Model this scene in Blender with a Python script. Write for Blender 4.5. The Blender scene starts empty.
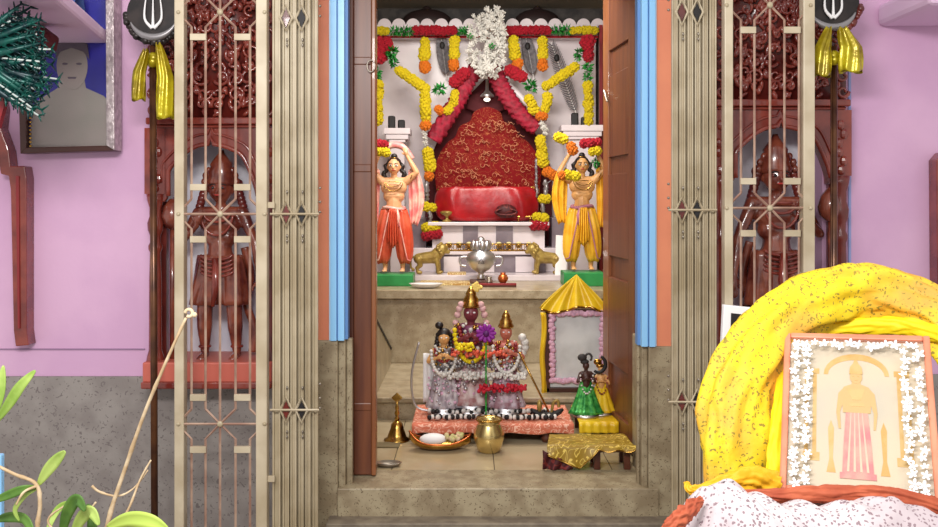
import bpy, bmesh, math, random
from mathutils import Vector, Matrix, noise
R = random.Random(7)
S = bpy.context.scene
COL = S.collection
PI = math.pi
CX, HY, F, CZ = 469.0, 200.0, 900.0, 1.5

# ------------------------------------------------------------------ camera, world, lights
cd = bpy.data.cameras.new('camera'); cam = bpy.data.objects.new('camera', cd); COL.objects.link(cam)
cam.location = (0, 0, CZ); cam.rotation_euler = (PI/2, 0, 0)
cd.sensor_width = 36; cd.lens = F/938*36; cd.shift_y = -(263.5-HY)/938; cd.clip_start = .05
S.camera = cam
w = bpy.data.worlds.new('world'); S.world = w; w.use_nodes = True
w.node_tree.nodes['Background'].inputs[0].default_value = (1, .97, .95, 1)
w.node_tree.nodes['Background'].inputs[1].default_value = .62
def area(name, loc, rot, sx, sy, e, col=(1, 1, 1)):
    l = bpy.data.lights.new(name, 'AREA'); l.shape = 'RECTANGLE'; l.size = sx; l.size_y = sy; l.energy = e; l.color = col
    o = bpy.data.objects.new(name, l); COL.objects.link(o); o.location = loc; o.rotation_euler = rot; return o
area('hall_tube_light', (-.5, .4, 2.55), (math.radians(66), 0, 0), 1.4, .3, 62, (1, .97, .95))
area('counter_light', (1.15, 1.15, 2.35), (math.radians(12), math.radians(12), 0), .5, .4, 4.5, (1, .98, .93))
area('shrine_ceiling_light', (0, 5.0, 2.8), (math.radians(22), 0, 0), 1.1, .35, 34, (1, .95, .87))
area('shrine_front_light', (.1, 4.1, 2.6), (math.radians(35), 0, 0), .7, .25, 13, (1, .92, .78))
S.view_settings.view_transform = 'Standard'; S.view_settings.look = 'None'
S.view_settings.exposure = .3; S.view_settings.gamma = 1; S.view_settings.use_curve_mapping = False

# ------------------------------------------------------------------ helpers
def A(px, py, Y): return Vector(((px-CX)/F*Y, Y, CZ-(py-HY)/F*Y))
def X(px, Y): return (px-CX)/F*Y
def Z(py, Y): return CZ-(py-HY)/F*Y
def lin(c):
    return tuple(((v/255)/12.92 if v/255 <= .04045 else ((v/255+.055)/1.055)**2.4) for v in c)
MATS = {}
def mat(name, c, rough=.6, metal=0, c2=None, scale=8, bump=0, bscale=None, spec=.5, kind='noise', lo=.4, hi=.6, c3=None, trans=0, emit=0, sheen=0, coat=0, dist=0):
    m = bpy.data.materials.new(name); m.use_nodes = True; MATS[name] = m
    nt = m.node_tree; b = nt.nodes['Principled BSDF']
    b.inputs['Roughness'].default_value = rough; b.inputs['Metallic'].default_value = metal
    b.inputs['Specular IOR Level'].default_value = spec
    b.inputs['Transmission Weight'].default_value = trans
    b.inputs['Coat Weight'].default_value = coat
    b.inputs['Base Color'].default_value = lin(c)+(1,)
    if emit: b.inputs['Emission Color'].default_value = lin(c)+(1,); b.inputs['Emission Strength'].default_value = emit
    tc = nt.nodes.new('ShaderNodeTexCoord')
    def N(t): return nt.nodes.new(t)
    def noi(s, d=4, dis=0):
        n = N('ShaderNodeTexNoise'); n.inputs['Scale'].default_value = s; n.inputs['Detail'].default_value = d
        n.inputs['Distortion'].default_value = dis; nt.links.new(tc.outputs['Object'], n.inputs['Vector']); return n
    if c2:
        rp = N('ShaderNodeValToRGB')
        if kind == 'noise':
            n = noi(scale, 5, dist); out = n.outputs['Fac']
        elif kind == 'voronoi':
            n = N('ShaderNodeTexVoronoi'); n.inputs['Scale'].default_value = scale
            nt.links.new(tc.outputs['Object'], n.inputs['Vector']); out = n.outputs['Distance']
        elif kind == 'wood':
            mp = N('ShaderNodeMapping'); mp.inputs['Scale'].default_value = (1, 1, .08)
            n = N('ShaderNodeTexNoise'); n.inputs['Scale'].default_value = scale; n.inputs['Detail'].default_value = 6
            nt.links.new(tc.outputs['Object'], mp.inputs[0]); nt.links.new(mp.outputs[0], n.inputs['Vector']); out = n.outputs['Fac']
        elif kind == 'contour':      # thin meandering lines (embroidery)
            n = noi(scale, 1.5, dist)
            mm = N('ShaderNodeMath'); mm.operation = 'PINGPONG'; mm.inputs[1].default_value = .08
            nt.links.new(n.outputs['Fac'], mm.inputs[0]); m2 = N('ShaderNodeMath'); m2.operation = 'MULTIPLY'; m2.inputs[1].default_value = 12.5
            nt.links.new(mm.outputs[0], m2.inputs[0]); out = m2.outputs[0]
        nt.links.new(out, rp.inputs[0])
        e = rp.color_ramp.elements
        e[0].position = lo; e[0].color = lin(c)+(1,); e[1].position = hi; e[1].color = lin(c2)+(1,)
        last = rp.outputs[0]
        if c3:      # small specks / motifs over everything
            v = N('ShaderNodeTexVoronoi'); v.inputs['Scale'].default_value = c3[1]
            wv = noi(c3[1]*.7, 2); mx = N('ShaderNodeMixRGB'); mx.inputs[0].default_value = c3[3] if len(c3) > 3 else .05
            nt.links.new(tc.outputs['Object'], mx.inputs[1]); nt.links.new(wv.outputs['Color'], mx.inputs[2]); nt.links.new(mx.outputs[0], v.inputs['Vector'])
            lt = N('ShaderNodeMath'); lt.operation = 'LESS_THAN'; lt.inputs[1].default_value = c3[2]
            nt.links.new(v.outputs['Distance'], lt.inputs[0])
            m3 = N('ShaderNodeMixRGB'); nt.links.new(lt.outputs[0], m3.inputs[0]); nt.links.new(last, m3.inputs[1]); m3.inputs[2].default_value = lin(c3[0])+(1,)
            last = m3.outputs[0]
        nt.links.new(last, b.inputs['Base Color'])
    if bump:
        n = noi(bscale or scale, 5); bp = N('ShaderNodeBump'); bp.inputs['Strength'].default_value = bump; bp.inputs['Distance'].default_value = .01
        nt.links.new(n.outputs['Fac'], bp.inputs['Height']); nt.links.new(bp.outputs[0], b.inputs['Normal'])
    return m

pink = mat('pink_paint', (217, 174, 206), .5, c2=(207, 163, 198), scale=3, bump=.08, bscale=30)
dado = mat('grey_speckled_stone', (134, 126, 122), .45, c2=(150, 143, 138), scale=9, c3=((114, 105, 103), 60, .26), bump=.1, bscale=60)
grano = mat('beige_speckled_stone', (140, 124, 98), .45, c2=(166, 152, 124), scale=14, c3=((112, 96, 72), 75, .25), bump=.1, bscale=60)
slabm = mat('polished_beige_granite', (158, 142, 116), .3, c2=(180, 166, 140), scale=16, c3=((112, 94, 70), 90, .2))
tile = mat('beige_floor_tile', (168, 150, 118), .25, c2=(184, 168, 138), scale=5)
grout = mat('dark_tile_joint', (92, 78, 58), .8)
orange = mat('orange_wall_paint', (236, 148, 110), .5, c2=(226, 138, 104), scale=4)
blue = mat('sky_blue_gloss_paint', (146, 204, 248), .35)
blue2 = mat('pale_blue_paint', (200, 226, 248), .4)
blue3 = mat('deep_blue_paint', (96, 140, 196), .5)
cream = mat('cream_gate_enamel', (188, 174, 146), .4, c2=(168, 152, 122), scale=7, bump=.05, bscale=40)
cream2 = mat('light_cream_enamel', (200, 186, 160), .38, c2=(178, 162, 134), scale=6)
carve = mat('red_brown_gloss_paint', (108, 34, 26), .24, c2=(138, 56, 42), scale=10, coat=.7)
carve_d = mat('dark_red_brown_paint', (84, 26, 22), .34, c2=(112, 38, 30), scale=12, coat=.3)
statuebr = mat('brown_idol_paint', (98, 40, 30), .26, c2=(142, 72, 52), scale=14, coat=.7)
coral = mat('coral_ledge_paint', (196, 100, 84), .4)
wood = mat('brown_teak', (92, 48, 32), .38, c2=(122, 70, 42), kind='wood', scale=30, lo=.3, hi=.7)
woodd = mat('dark_teak', (76, 38, 26), .4, c2=(100, 54, 36), kind='wood', scale=30, lo=.3, hi=.7)
woodl = mat('light_teak_stile', (150, 92, 52), .35, c2=(122, 70, 40), kind='wood', scale=26, lo=.3, hi=.7, coat=.2)
marble = mat('white_marble', (226, 216, 220), .25, c2=(208, 196, 202), scale=4, lo=.35, hi=.7)
marbleg = mat('grey_marble', (132, 120, 128), .3, c2=(112, 100, 110), scale=8)
maroon = mat('maroon_cloth', (84, 16, 26), .8, bump=.2, bscale=20)
black = mat('black_matte', (22, 18, 20), .6)
darkst = mat('dark_stone', (72, 66, 64), .7, c2=(46, 42, 42), scale=14, bump=.3)
redemb = mat('red_cloth_with_gold_embroidery', (170, 100, 60), .8, c2=(122, 10, 16), spec=.25, kind='contour', scale=13, lo=.05, hi=.14, dist=1.6, bump=.25, bscale=30)
redsat = mat('red_satin', (176, 26, 34), .3, c2=(140, 12, 22), scale=6, bump=.5, bscale=9)
crimson = mat('crimson_ruffle', (160, 12, 48), .7, c2=(126, 8, 36), scale=30, bump=.4, bscale=60)
yel = mat('yellow_marigold', (244, 230, 22), .7, c2=(236, 196, 10), scale=120, bump=.8, bscale=160)
ora = mat('orange_marigold', (248, 140, 26), .7, c2=(232, 112, 14), scale=120, bump=.8, bscale=160)
redf = mat('red_rose_petals', (206, 22, 50), .6, c2=(170, 12, 36), scale=90, bump=.8, bscale=120)
grn = mat('green_tinsel_leaves', (50, 176, 66), .4, c2=(24, 120, 44), scale=40)
whtf = mat('white_jasmine', (226, 222, 216), .6, c2=(196, 194, 188), scale=60)
silver = mat('silver', (206, 204, 208), .4, 1)
silverst = mat('grey_silver_string', (150, 146, 148), .4, .6)
brass = mat('brass', (204, 164, 88), .25, 1, c2=(170, 130, 60), scale=30)
bronze = mat('dull_gold_paint', (176, 150, 78), .4, .3, c2=(146, 120, 60), scale=30)
skin = mat('peach_skin_paint', (226, 168, 122), .4)
skin2 = mat('tan_skin_paint', (214, 160, 100), .4)
hair = mat('black_hair_paint', (28, 18, 18), .45)
odhoti = mat('orange_garment_paint', (206, 72, 44), .35, c2=(220, 100, 70), scale=14)
ydhoti = mat('golden_yellow_garment_paint', (222, 160, 30), .35, c2=(238, 184, 50), scale=14)
pinks = mat('rose_sash_paint', (232, 128, 128), .4, c2=(246, 196, 180), scale=16)
violet = mat('mauve_sash_paint', (176, 112, 134), .4)
greenb = mat('green_base_paint', (34, 128, 62), .4, c2=(46, 146, 76), scale=10)
white = mat('white_paint', (232, 230, 230), .5)
paper = mat('white_paper', (236, 234, 234), .7)
pup = mat('pupil_black', (16, 12, 12), .3)
lip = mat('lip_red', (180, 50, 44), .4)
chowkicl = mat('coral_brocade', (240, 190, 166), .7, c2=(206, 112, 84), kind='contour', scale=20, lo=.1, hi=.35, dist=1.2)
goldcl = mat('gold_brocade', (226, 196, 92), .42, c2=(150, 118, 24), kind='contour', scale=15, lo=.08, hi=.3, dist=1.5, bump=.2, bscale=12)
ysilk = mat('yellow_silk', (240, 204, 40), .34, c2=(220, 176, 24), scale=8, bump=.35, bscale=14)
ygold = mat('yellow_gold_satin', (196, 180, 30), .22, .3, c2=(140, 120, 10), scale=10, bump=.5, bscale=16)
maroonb = mat('maroon_brocade', (120, 40, 34), .6, c2=(70, 14, 20), kind='contour', scale=14, lo=.1, hi=.25)
yprint = mat('yellow_printed_cotton', (238, 206, 30), .65, c2=(222, 160, 60), scale=6, lo=.46, hi=.66, c3=((150, 132, 44), 95, .30, .03), bump=.8, bscale=14)
yplain = mat('plain_yellow_cotton', (246, 214, 10), .6)
wprint = mat('white_dotted_cotton', (214, 202, 204), .75, c2=(192, 178, 182), scale=8, c3=((140, 120, 126), 130, .33, .01), bump=.3, bscale=10)
rust = mat('rust_border_cotton', (164, 72, 44), .7, c2=(190, 96, 62), scale=20)
framew = mat('salmon_picture_frame', (222, 140, 108), .45, c2=(206, 122, 92), scale=10)
photo_bg = mat('faded_picture_paper', (200, 184, 158), .6, c2=(186, 176, 158), scale=5)
pic_gold = mat('faded_gold_print', (192, 152, 84), .6, c2=(198, 168, 112), scale=20)
pic_pink = mat('faded_pink_print', (196, 118, 120), .6, c2=(200, 150, 136), scale=22)
pic_skin = mat('faded_skin_print', (196, 162, 108), .5)
bluebg = mat('royal_blue_print', (46, 42, 160), .45, c2=(30, 30, 120), scale=4)
greyskin = mat('faded_grey_skin_print', (156, 142, 138), .45, c2=(128, 130, 120), scale=5, lo=.3, hi=.8)
darkhair = mat('faded_dark_hair_print', (92, 80, 92), .5)
frameb = mat('dark_brown_frame', (70, 36, 28), .35)
frames = mat('silvered_frame_edge', (196, 184, 184), .3, .4, bump=.6, bscale=60, c2=(160, 146, 148), scale=40)
mirror = mat('reflection_toned_glass', (216, 220, 220), .5, c2=(186, 190, 190), scale=5, spec=.8)  # pale tones paint the reflection on the framed glass
lpink = mat('pale_pink_garland', (226, 184, 206), .7, c2=(206, 160, 186), scale=60)
teal = mat('peacock_teal', (14, 84, 74), .35, .3, c2=(10, 40, 46), scale=30)
tealb = mat('peacock_white_quill', (190, 200, 196), .5)
blueeye = mat('peacock_blue_eye', (24, 44, 140), .35, .3)
greyf = mat('grey_feather', (140, 136, 140), .7, c2=(110, 106, 112), scale=40)
stem = mat('dry_stem', (214, 192, 158), .7, c2=(186, 158, 120), scale=30)
leafm = mat('young_green_leaf', (176, 200, 104), .5, c2=(138, 172, 70), scale=14)
leafd = mat('dark_green_leaf', (70, 110, 40), .5, c2=(96, 136, 52), scale=14)
terra = mat('terracotta', (160, 84, 54), .8)
soil = mat('soil', (62, 44, 34), .95)
purple = mat('purple_petals', (142, 40, 150), .6)
redd = mat('dark_red_lacquer', (136, 34, 40), .35)
bluecl = mat('slate_blue_cloth', (60, 84, 138), .8, bump=.4, bscale=20)
bulb = mat('small_lamp_glow', (255, 244, 226), .4, emit=2)
gridm = mat('green_sequins', (30, 130, 56), .3, .3, c2=(90, 190, 90), scale=50)
metal = mat('dull_steel', (150, 140, 128), .3, .8)
glass = mat('clear_glass', (255, 255, 255), .02)
_nt = glass.node_tree; _o = [n for n in _nt.nodes if n.type == 'OUTPUT_MATERIAL'][0]
_t = _nt.nodes.new('ShaderNodeBsdfTransparent'); _g = _nt.nodes.new('ShaderNodeBsdfGlossy'); _g.inputs['Roughness'].default_value = .32; _m = _nt.nodes.new('ShaderNodeMixShader')
_f = _nt.nodes.new('ShaderNodeFresnel'); _f.inputs[0].default_value = 1.2
_nt.links.new(_f.outputs[0], _m.inputs[0]); _nt.links.new(_t.outputs[0], _m.inputs[1]); _nt.links.new(_g.outputs[0], _m.inputs[2]); _nt.links.new(_m.outputs[0], _o.inputs[0])
poleb = mat('dark_brass_pole', (104, 66, 40), .3, .4, c2=(70, 40, 28), scale=10)

def wloc(o):
    v = Vector((0, 0, 0))
    while o: v += o.location; o = o.parent
    return v
def tag(o, label=None, cat=None, group=None, kind=None):
    if label: o['label'] = label
    if cat: o['category'] = cat
    if group: o['group'] = group
    if kind: o['kind'] = kind
    return o
def thing(name, label, cat, loc, group=None):
    o = bpy.data.objects.new(name, None); o.empty_display_size = .05; COL.objects.link(o); o.location = loc
    return tag(o, label, cat, group)
def copy_tree(o, parent=None):
    c = o.copy(); COL.objects.link(c)
    if parent: c.parent = parent
    for ch in o.children: copy_tree(ch, c)
    return c

class MB:
    def __init__(s): s.v = []; s.f = []; s.mi = []; s.m = 0
    def add(s, vs, fs):
        k = len(s.v); s.v += [tuple(v) for v in vs]
        for f in fs: s.f.append([k+i for i in f]); s.mi.append(s.m)
        return s
    def box(s, a, b):
        x0, y0, z0 = a; x1, y1, z1 = b
        if x0 > x1: x0, x1 = x1, x0
        if y0 > y1: y0, y1 = y1, y0
        if z0 > z1: z0, z1 = z1, z0
        return s.add([(x0, y0, z0), (x1, y0, z0), (x1, y1, z0), (x0, y1, z0), (x0, y0, z1), (x1, y0, z1), (x1, y1, z1), (x0, y1, z1)],
                     [(0, 3, 2, 1), (4, 5, 6, 7), (0, 1, 5, 4), (1, 2, 6, 5), (2, 3, 7, 6), (3, 0, 4, 7)])
    def pbox(s, x0, y0, x1, y1, Y, d0, d1):          # box outlined by pixels at depth Y, reaching from Y+d0 to Y+d1
        return s.box((X(x0, Y), Y+d0, Z(y0, Y)), (X(x1, Y), Y+d1, Z(y1, Y)))
    def tube(s, pts, rad, n=8, close=False, flat=1.0):
        pts = [Vector(p) for p in pts]; L = len(pts)
        if not hasattr(rad, '__len__'): rad = [rad]*L
        rings = []; up = None
        for i, p in enumerate(pts):
            if close: t = pts[(i+1) % L]-pts[i-1]
            else: t = pts[min(i+1, L-1)]-pts[max(i-1, 0)]
            if t.length < 1e-9: t = Vector((0, 0, 1))
            t.normalize()
            if up is None:
                up = Vector((0, 1, 0)) if abs(t.y) < .8 else Vector((1, 0, 0))
            a = (up-t*up.dot(t)); a = a.normalized() if a.length > 1e-6 else t.orthogonal().normalized()
            up = a; b = t.cross(a)
            rings.append([p+(a*math.cos(2*PI*k/n)*flat+b*math.sin(2*PI*k/n))*rad[i] for k in range(n)])
        vs = [q for r in rings for q in r]; fs = []
        for i in range(L if close else L-1):
            j = (i+1) % L
            for k in range(n):
                fs.append((i*n+k, i*n+(k+1) % n, j*n+(k+1) % n, j*n+k))
        if not close:
            fs.append(tuple(range(n-1, -1, -1))); fs.append(tuple((L-1)*n+k for k in range(n)))
        return s.add(vs, fs)
    def lathe(s, c, prof, n=20, sx=1, sy=1):
        c = Vector(c); vs = []; fs = []
        for r, z in prof:
            for k in range(n):
                a = 2*PI*k/n; vs.append(c+Vector((r*math.cos(a)*sx, r*math.sin(a)*sy, z)))
        for i in range(len(prof)-1):
            for k in range(n): fs.append((i*n+k, i*n+(k+1) % n, (i+1)*n+(k+1) % n, (i+1)*n+k))
        fs.append(tuple(range(n-1, -1, -1))); fs.append(tuple((len(prof)-1)*n+k for k in range(n)))
        return s.add(vs, fs)
    def ball(s, c, r, n=10, m=7, M=None):
        if not hasattr(r, '__len__'): r = (r, r, r)
        c = Vector(c); vs = [Vector((0, 0, -1))]
        for i in range(1, m):
            t = PI*i/m
            for k in range(n): vs.append(Vector((math.sin(t)*math.cos(2*PI*k/n), math.sin(t)*math.sin(2*PI*k/n), -math.cos(t))))
        vs.append(Vector((0, 0, 1))); fs = []
        for k in range(n): fs.append((0, 1+(k+1) % n, 1+k)); fs.append((len(vs)-1, 1+(m-2)*n+k, 1+(m-2)*n+(k+1) % n))
        for i in range(m-2):
            for k in range(n): fs.append((1+i*n+k, 1+i*n+(k+1) % n, 1+(i+1)*n+(k+1) % n, 1+(i+1)*n+k))
        out = []
        for v in vs:
            v = Vector((v.x*r[0], v.y*r[1], v.z*r[2]))
            if M: v = M @ v
            out.append(c+v)
        return s.add(out, fs)
    def cap(s, p0, r0, p1, r1, n=10, e=1):            # tapered capsule
        p0 = Vector(p0); p1 = Vector(p1); d = (p1-p0)
        if d.length < 1e-6: return s.ball(p0, r0)
        d.normalize(); pts = []; rr = []
        for a in (80, 55, 28): a = math.radians(a); pts.append(p0-d*r0*math.sin(a)); rr.append(r0*math.cos(a))
        pts.append(p0); rr.append(r0); pts.append(p1); rr.append(r1)
        for a in (28, 55, 80): a = math.radians(a); pts.append(p1+d*r1*math.sin(a)); rr.append(r1*math.cos(a))
        return s.tube(pts, rr, n)
    def prism(s, pts, Y0, Y1):                         # outline of (x,z) points extruded in y
        n = len(pts)
        ar = sum(pts[i][0]*pts[(i+1) % n][1]-pts[(i+1) % n][0]*pts[i][1] for i in range(n))
        if ar < 0: pts = pts[::-1]
        vs = [(p[0], Y0, p[1]) for p in pts]+[(p[0], Y1, p[1]) for p in pts]
        return s.add(vs, [tuple(range(n)), tuple(range(2*n-1, n-1, -1))]+[(i, i+n, (i+1) % n+n, (i+1) % n) for i in range(n)])
    def pprism(s, px, Y, d0, d1): return s.prism([(X(a, Y), Z(b, Y)) for a, b in px], Y+d0, Y+d1)
    def grid(s, fn, nu, nv):
        vs = [fn(i/nu, j/nv) for j in range(nv+1) for i in range(nu+1)]
        return s.add(vs, [(j*(nu+1)+i, j*(nu+1)+i+1, (j+1)*(nu+1)+i+1, (j+1)*(nu+1)+i) for j in range(nv) for i in range(nu)])
    def rot(s, M, c, k0=0):
        c = Vector(c); s.v[k0:] = [tuple(M @ (Vector(v)-c)+c) for v in s.v[k0:]]; return s
    def build(s, name, m, parent=None, smooth=False, bevel=0, vox=0, solid=0, sub=0, sm=0, loc=None):
        base = wloc(parent) if parent else Vector(loc or (0, 0, 0))
        if not parent and loc is None and s.v:
            xs = [v[0] for v in s.v]; ys = [v[1] for v in s.v]; zs = [v[2] for v in s.v]
            base = Vector(((min(xs)+max(xs))/2, (min(ys)+max(ys))/2, min(zs)))
        me = bpy.data.meshes.new(name); me.from_pydata([tuple(Vector(v)-base) for v in s.v], [], s.f)
        if not isinstance(m, (list, tuple)): m = [m]
        for q in m: me.materials.append(q)
        me.polygons.foreach_set('material_index', s.mi)
        bm = bmesh.new(); bm.from_mesh(me); bmesh.ops.recalc_face_normals(bm, faces=bm.faces); bm.to_mesh(me); bm.free()
        if smooth: me.polygons.foreach_set('use_smooth', [True]*len(me.polygons))
        me.update()
        o = bpy.data.objects.new(name, me); COL.objects.link(o)
        if parent: o.parent = parent
        else: o.location = base
        if bevel:
            b = o.modifiers.new('bevel', 'BEVEL'); b.width = bevel; b.segments = 2; b.limit_method = 'ANGLE'
        if vox:
            r = o.modifiers.new('remesh', 'REMESH'); r.mode = 'VOXEL'; r.voxel_size = vox; r.use_smooth_shade = True
            q = o.modifiers.new('smooth', 'SMOOTH'); q.factor = .5; q.iterations = sm or 3
        if solid:
            q = o.modifiers.new('solid', 'SOLIDIFY'); q.thickness = solid; q.offset = 0
        if sub:
            q = o.modifiers.new('sub', 'SUBSURF'); q.levels = sub; q.render_levels = sub
        return o
def struct(o): o['kind'] = 'structure'; return o
def spline(pts, n=8):
    pts = [Vector(p) for p in pts]; out = []
    P = [pts[0]]+pts+[pts[-1]]
    for i in range(1, len(P)-2):
        a, b, c, d = P[i-1], P[i], P[i+1], P[i+2]
        for k in range(n):
            t = k/n; out.append(.5*((2*b)+(c-a)*t+(2*a-5*b+4*c-d)*t*t+(3*b-a-3*c+d)*t**3))
    out.append(pts[-1]); return out
def fit(a, b, t): return a+(b-a)*t

# ------------------------------------------------------------------ setting: walls, floors
YW = 3.45; YN = 3.58
def holes_wall(name, m, xs, z0, z1, y0, y1, holes):
    b = MB(); x0, x1 = xs
    edges = sorted({x0, x1, *[h[0] for h in holes if x0 < h[0] < x1], *[h[1] for h in holes if x0 < h[1] < x1]})
    for a, c in zip(edges, edges[1:]):
        segs = [(z0, z1)]
        for h in holes:
            if h[0] <= a+1e-6 and h[1] >= c-1e-6:
                new = []
                for p, q in segs:
                    if h[2] > p: new.append((p, min(q, h[2])))
                    if h[3] < q: new.append((max(p, h[3]), q))
                segs = [t for t in new if t[1]-t[0] > 1e-4]
        for p, q in segs: b.box((a, y0, p), (c, y1, q))
    return struct(b.build(name, m))
xl, xr = X(329, YW), X(660, YW)
nL = (X(166, YW), X(258, YW), Z(372, YW), Z(122, YW)); nR = (X(730, YW), X(822, YW), Z(372, YW), Z(108, YW))
zdL, zdR = Z(376, YW), Z(374, YW)
XL2, XR2 = X(318, YW), X(672, YW)
holes_wall('wall_front_left', pink, (-2.6, XL2), zdL, 3.4, YW, YW+.3, [nL])
holes_wall('wall_front_right', pink, (XR2, 2.8), zdR, 3.4, YW, YW+.3, [nR])
struct(MB().box((-2.6, YW-.012, 0), (XL2, YW+.3, zdL)).build('wall_front_left_dado', dado))
struct(MB().box((XR2, YW-.012, 0), (2.8, YW+.3, zdR)).build('wall_front_right_dado', dado))
# pink ledge groove line above dado
struct(MB().box((-2.6, YW-.006, Z(349.5, YW)), (X(145, YW), YW, Z(348.5, YW))).build('trim_5', mat('groove_grey', (150, 120, 150), .7)))
struct(MB().box((X(848, YW), YW-.006, 1.0), (X(850.5, YW), YW, 3.4)).build('trim_6', mat('fine_blue_line', (150, 160, 210), .6)))
# door surround
Yo = 3.42
struct(MB().box((X(317, Yo), Yo, Z(340, Yo)), (X(330, Yo), YW+.3, 3.4)).build('trim_1', orange))
struct(MB().box((X(655, Yo), Yo, Z(346, Yo)), (X(673, Yo), YW+.3, 3.4)).build('trim_2', orange))
def bluetrim(n, xa, xb, yb, flip):
    b = MB()
    st = [(0, .1, blue2, 0), (.1, .44, blue, -.012), (.44, .52, blue3, .006), (.52, .86, blue, -.006), (.86, 1, blue3, .03)]
    b2 = []
    for i, (a, c, m, d) in enumerate(st):
        if flip: a, c = 1-c, 1-a
        b.m = i; b.box((X(fit(xa, xb, a), Yo), Yo-.01+d, Z(yb, Yo)), (X(fit(xa, xb, c), Yo), 3.49, 3.4))
    struct(b.build(n, [s[2] for s in st]))
bluetrim('trim_3', 329.5, 347, 340, False); bluetrim('trim_4', 638.5, 656, 346, True)
# stone jambs, sill
j = MB()
for a, b_, c, d, top in ((318, 338, 0, .34, 340), (338, 345, .02, .34, 340), (345, 351, .05, .34, 340)):
    j.box((X(a, Yo), Yo-.012+c, .2), (X(b_, Yo), (YW+.3) if a < 330 else 3.49, Z(top, Yo)))
struct(j.build('trim_7', grano, bevel=.004))
j = MB()
for a, b_, c, top in ((639, 642, .05, 346), (642, 648, .02, 346), (648, 676, 0, 346)):
    j.box((X(a, Yo), Yo-.012+c, .2), (X(b_, Yo), (YW+.3) if b_ > 670 else 3.49, Z(top, Yo)))
struct(j.build('trim_8', grano, bevel=.004))
zs = Z(487, Yo)
struct(MB().box((X(328, 3.5), 3.49, zs), (X(344, 3.5), 3.8, 3.4)).build('trim_14', woodd)); struct(MB().box((X(642, 3.8), 3.49, zs), (X(668, 3.5), 3.8, 3.4)).build('trim_15', woodd))
struct(MB().box((X(338, Yo), Yo-.02, .26), (X(658, Yo), 3.64, zs)).build('trim_9', grano, bevel=.004))
struct(MB().box((X(330, Yo), Yo-.10, .1), (X(668, Yo), 3.6, Z(524, 3.32))).build('trim_10', mat('worn_step_stone', (112, 100, 86), .6, c2=(134, 122, 104), scale=18), bevel=.003))
struct(MB().box((X(345, Yo), YW, 3.0), (X(645, Yo), YW+.3, 3.4)).build('wall_front_lintel', orange))
struct(MB().box((-2.6, .2, -.05), (2.8, 3.7, 0)).build('floor', mat('hall_floor_stone', (120, 112, 104), .5, c2=(140, 130, 120), scale=6)))
zf = .4
# inner floor (tiles as pattern of one mesh) and walls
b = MB(); b.m = 1; b.box((-1.3, 3.64, zf-.05), (1.3, 4.56, zf-.004)); b.m = 0
tx = [-1.3, X(493, 3.9)-.9, X(493, 3.9)-.42, X(493, 3.9), X(493, 3.9)+.48, X(493, 3.9)+.96, 1.3]
for x0, x1 in zip(tx, tx[1:]):
    for y0, y1 in ((3.64, 4.02), (4.02, 4.56)): b.box((x0+.002, y0+.002, zf-.02), (x1-.002, y1-.002, zf))
struct(b.build('floor_shrine', [tile, grout]))
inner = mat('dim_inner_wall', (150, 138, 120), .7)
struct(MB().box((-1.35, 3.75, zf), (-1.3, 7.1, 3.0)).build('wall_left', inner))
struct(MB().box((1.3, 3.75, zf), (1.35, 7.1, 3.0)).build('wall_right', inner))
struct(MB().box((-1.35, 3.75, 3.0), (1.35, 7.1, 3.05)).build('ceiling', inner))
struct(MB().box((-1.35, 7.05, zf), (1.35, 7.1, 3.0)).build('wall_back', darkst))
# platform steps
Y1, Y2 = 4.5, 5.4
zst = Z(397, Y1); zsl = Z(290, Y2)
struct(MB().box((-1.3, Y1, zf-.05), (1.3, Y2+.1, zst-.025)).box((-1.3, Y1-.02, zst-.025), (1.3, Y2+.1, zst)).build('trim_11', slabm, bevel=.004))
struct(MB().box((-1.3, Y2+.03, zst), (1.3, 7.05, zsl-.055)).box((-1.3, Y2, zsl-.055), (1.3, 7.05, zsl)).build('trim_12', slabm, bevel=.006))
# sloping stone cheek at left
ck = MB(); xk = -.468
ck.add([(xk-.2, Y1, zst), (xk, Y1, zst), (xk, Y2, zst), (xk-.2, Y2, zst), (xk-.2, Y1, .9), (xk, Y1, .9), (xk, Y2, .6), (xk-.2, Y2, .6)],
       [(0, 3, 2, 1), (4, 5, 6, 7), (0, 1, 5, 4), (1, 2, 6, 5), (2, 3, 7, 6), (3, 0, 4, 7)])
ck.m = 1; ck.add([(xk-.2, Y1, .9), (xk+.004, Y1, .9), (xk+.004, Y2, .6), (xk-.2, Y2, .6), (xk-.2, Y1, .916), (xk+.004, Y1, .916), (xk+.004, Y2, .616), (xk-.2, Y2, .616)],
       [(0, 3, 2, 1), (4, 5, 6, 7), (0, 1, 5, 4), (1, 2, 6, 5), (2, 3, 7, 6), (3, 0, 4, 7)])
struct(ck.build('trim_13', [slabm, black]))

# ------------------------------------------------------------------ wooden doors
d = thing('wooden_door_leaf', 'brown wooden door leaf folded back at the left side of the shrine doorway', 'door', (X(350, 3.53), 3.54, zs), 'doorway leaves')
zt = 2.95; zb = zs+.006
MB().box((X(345, 3.53), 3.54, zb), (X(353, 3.53), 3.60, zt)).build('hinge_stile', woodd, d, bevel=.004)
MB().box((X(353, 3.53), 3.552, zb), (X(371, 3.53), 3.585, zt)).build('door_panel', wood, d, bevel=.003)
MB().box((X(371, 3.53), 3.54, zb), (X(375.5, 3.53), 3.60, zt)).build('edge_stile', woodl, d, bevel=.004)
for py in (168, 60, 408):
    MB().box((X(353, 3.53), 3.548, Z(py+4, 3.53)), (X(371, 3.53), 3.58, Z(py-4, 3.53))).build('cross_rail', wood, d, bevel=.004)
r_ = MB(); r_.tube([A(371+4*math.sin(t), 66+6*math.cos(t), 3.53) for t in [k*2*PI/14 for k in range(14)]], .0025, 6, close=True); r_.build('door_ring', metal, d, True)
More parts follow.
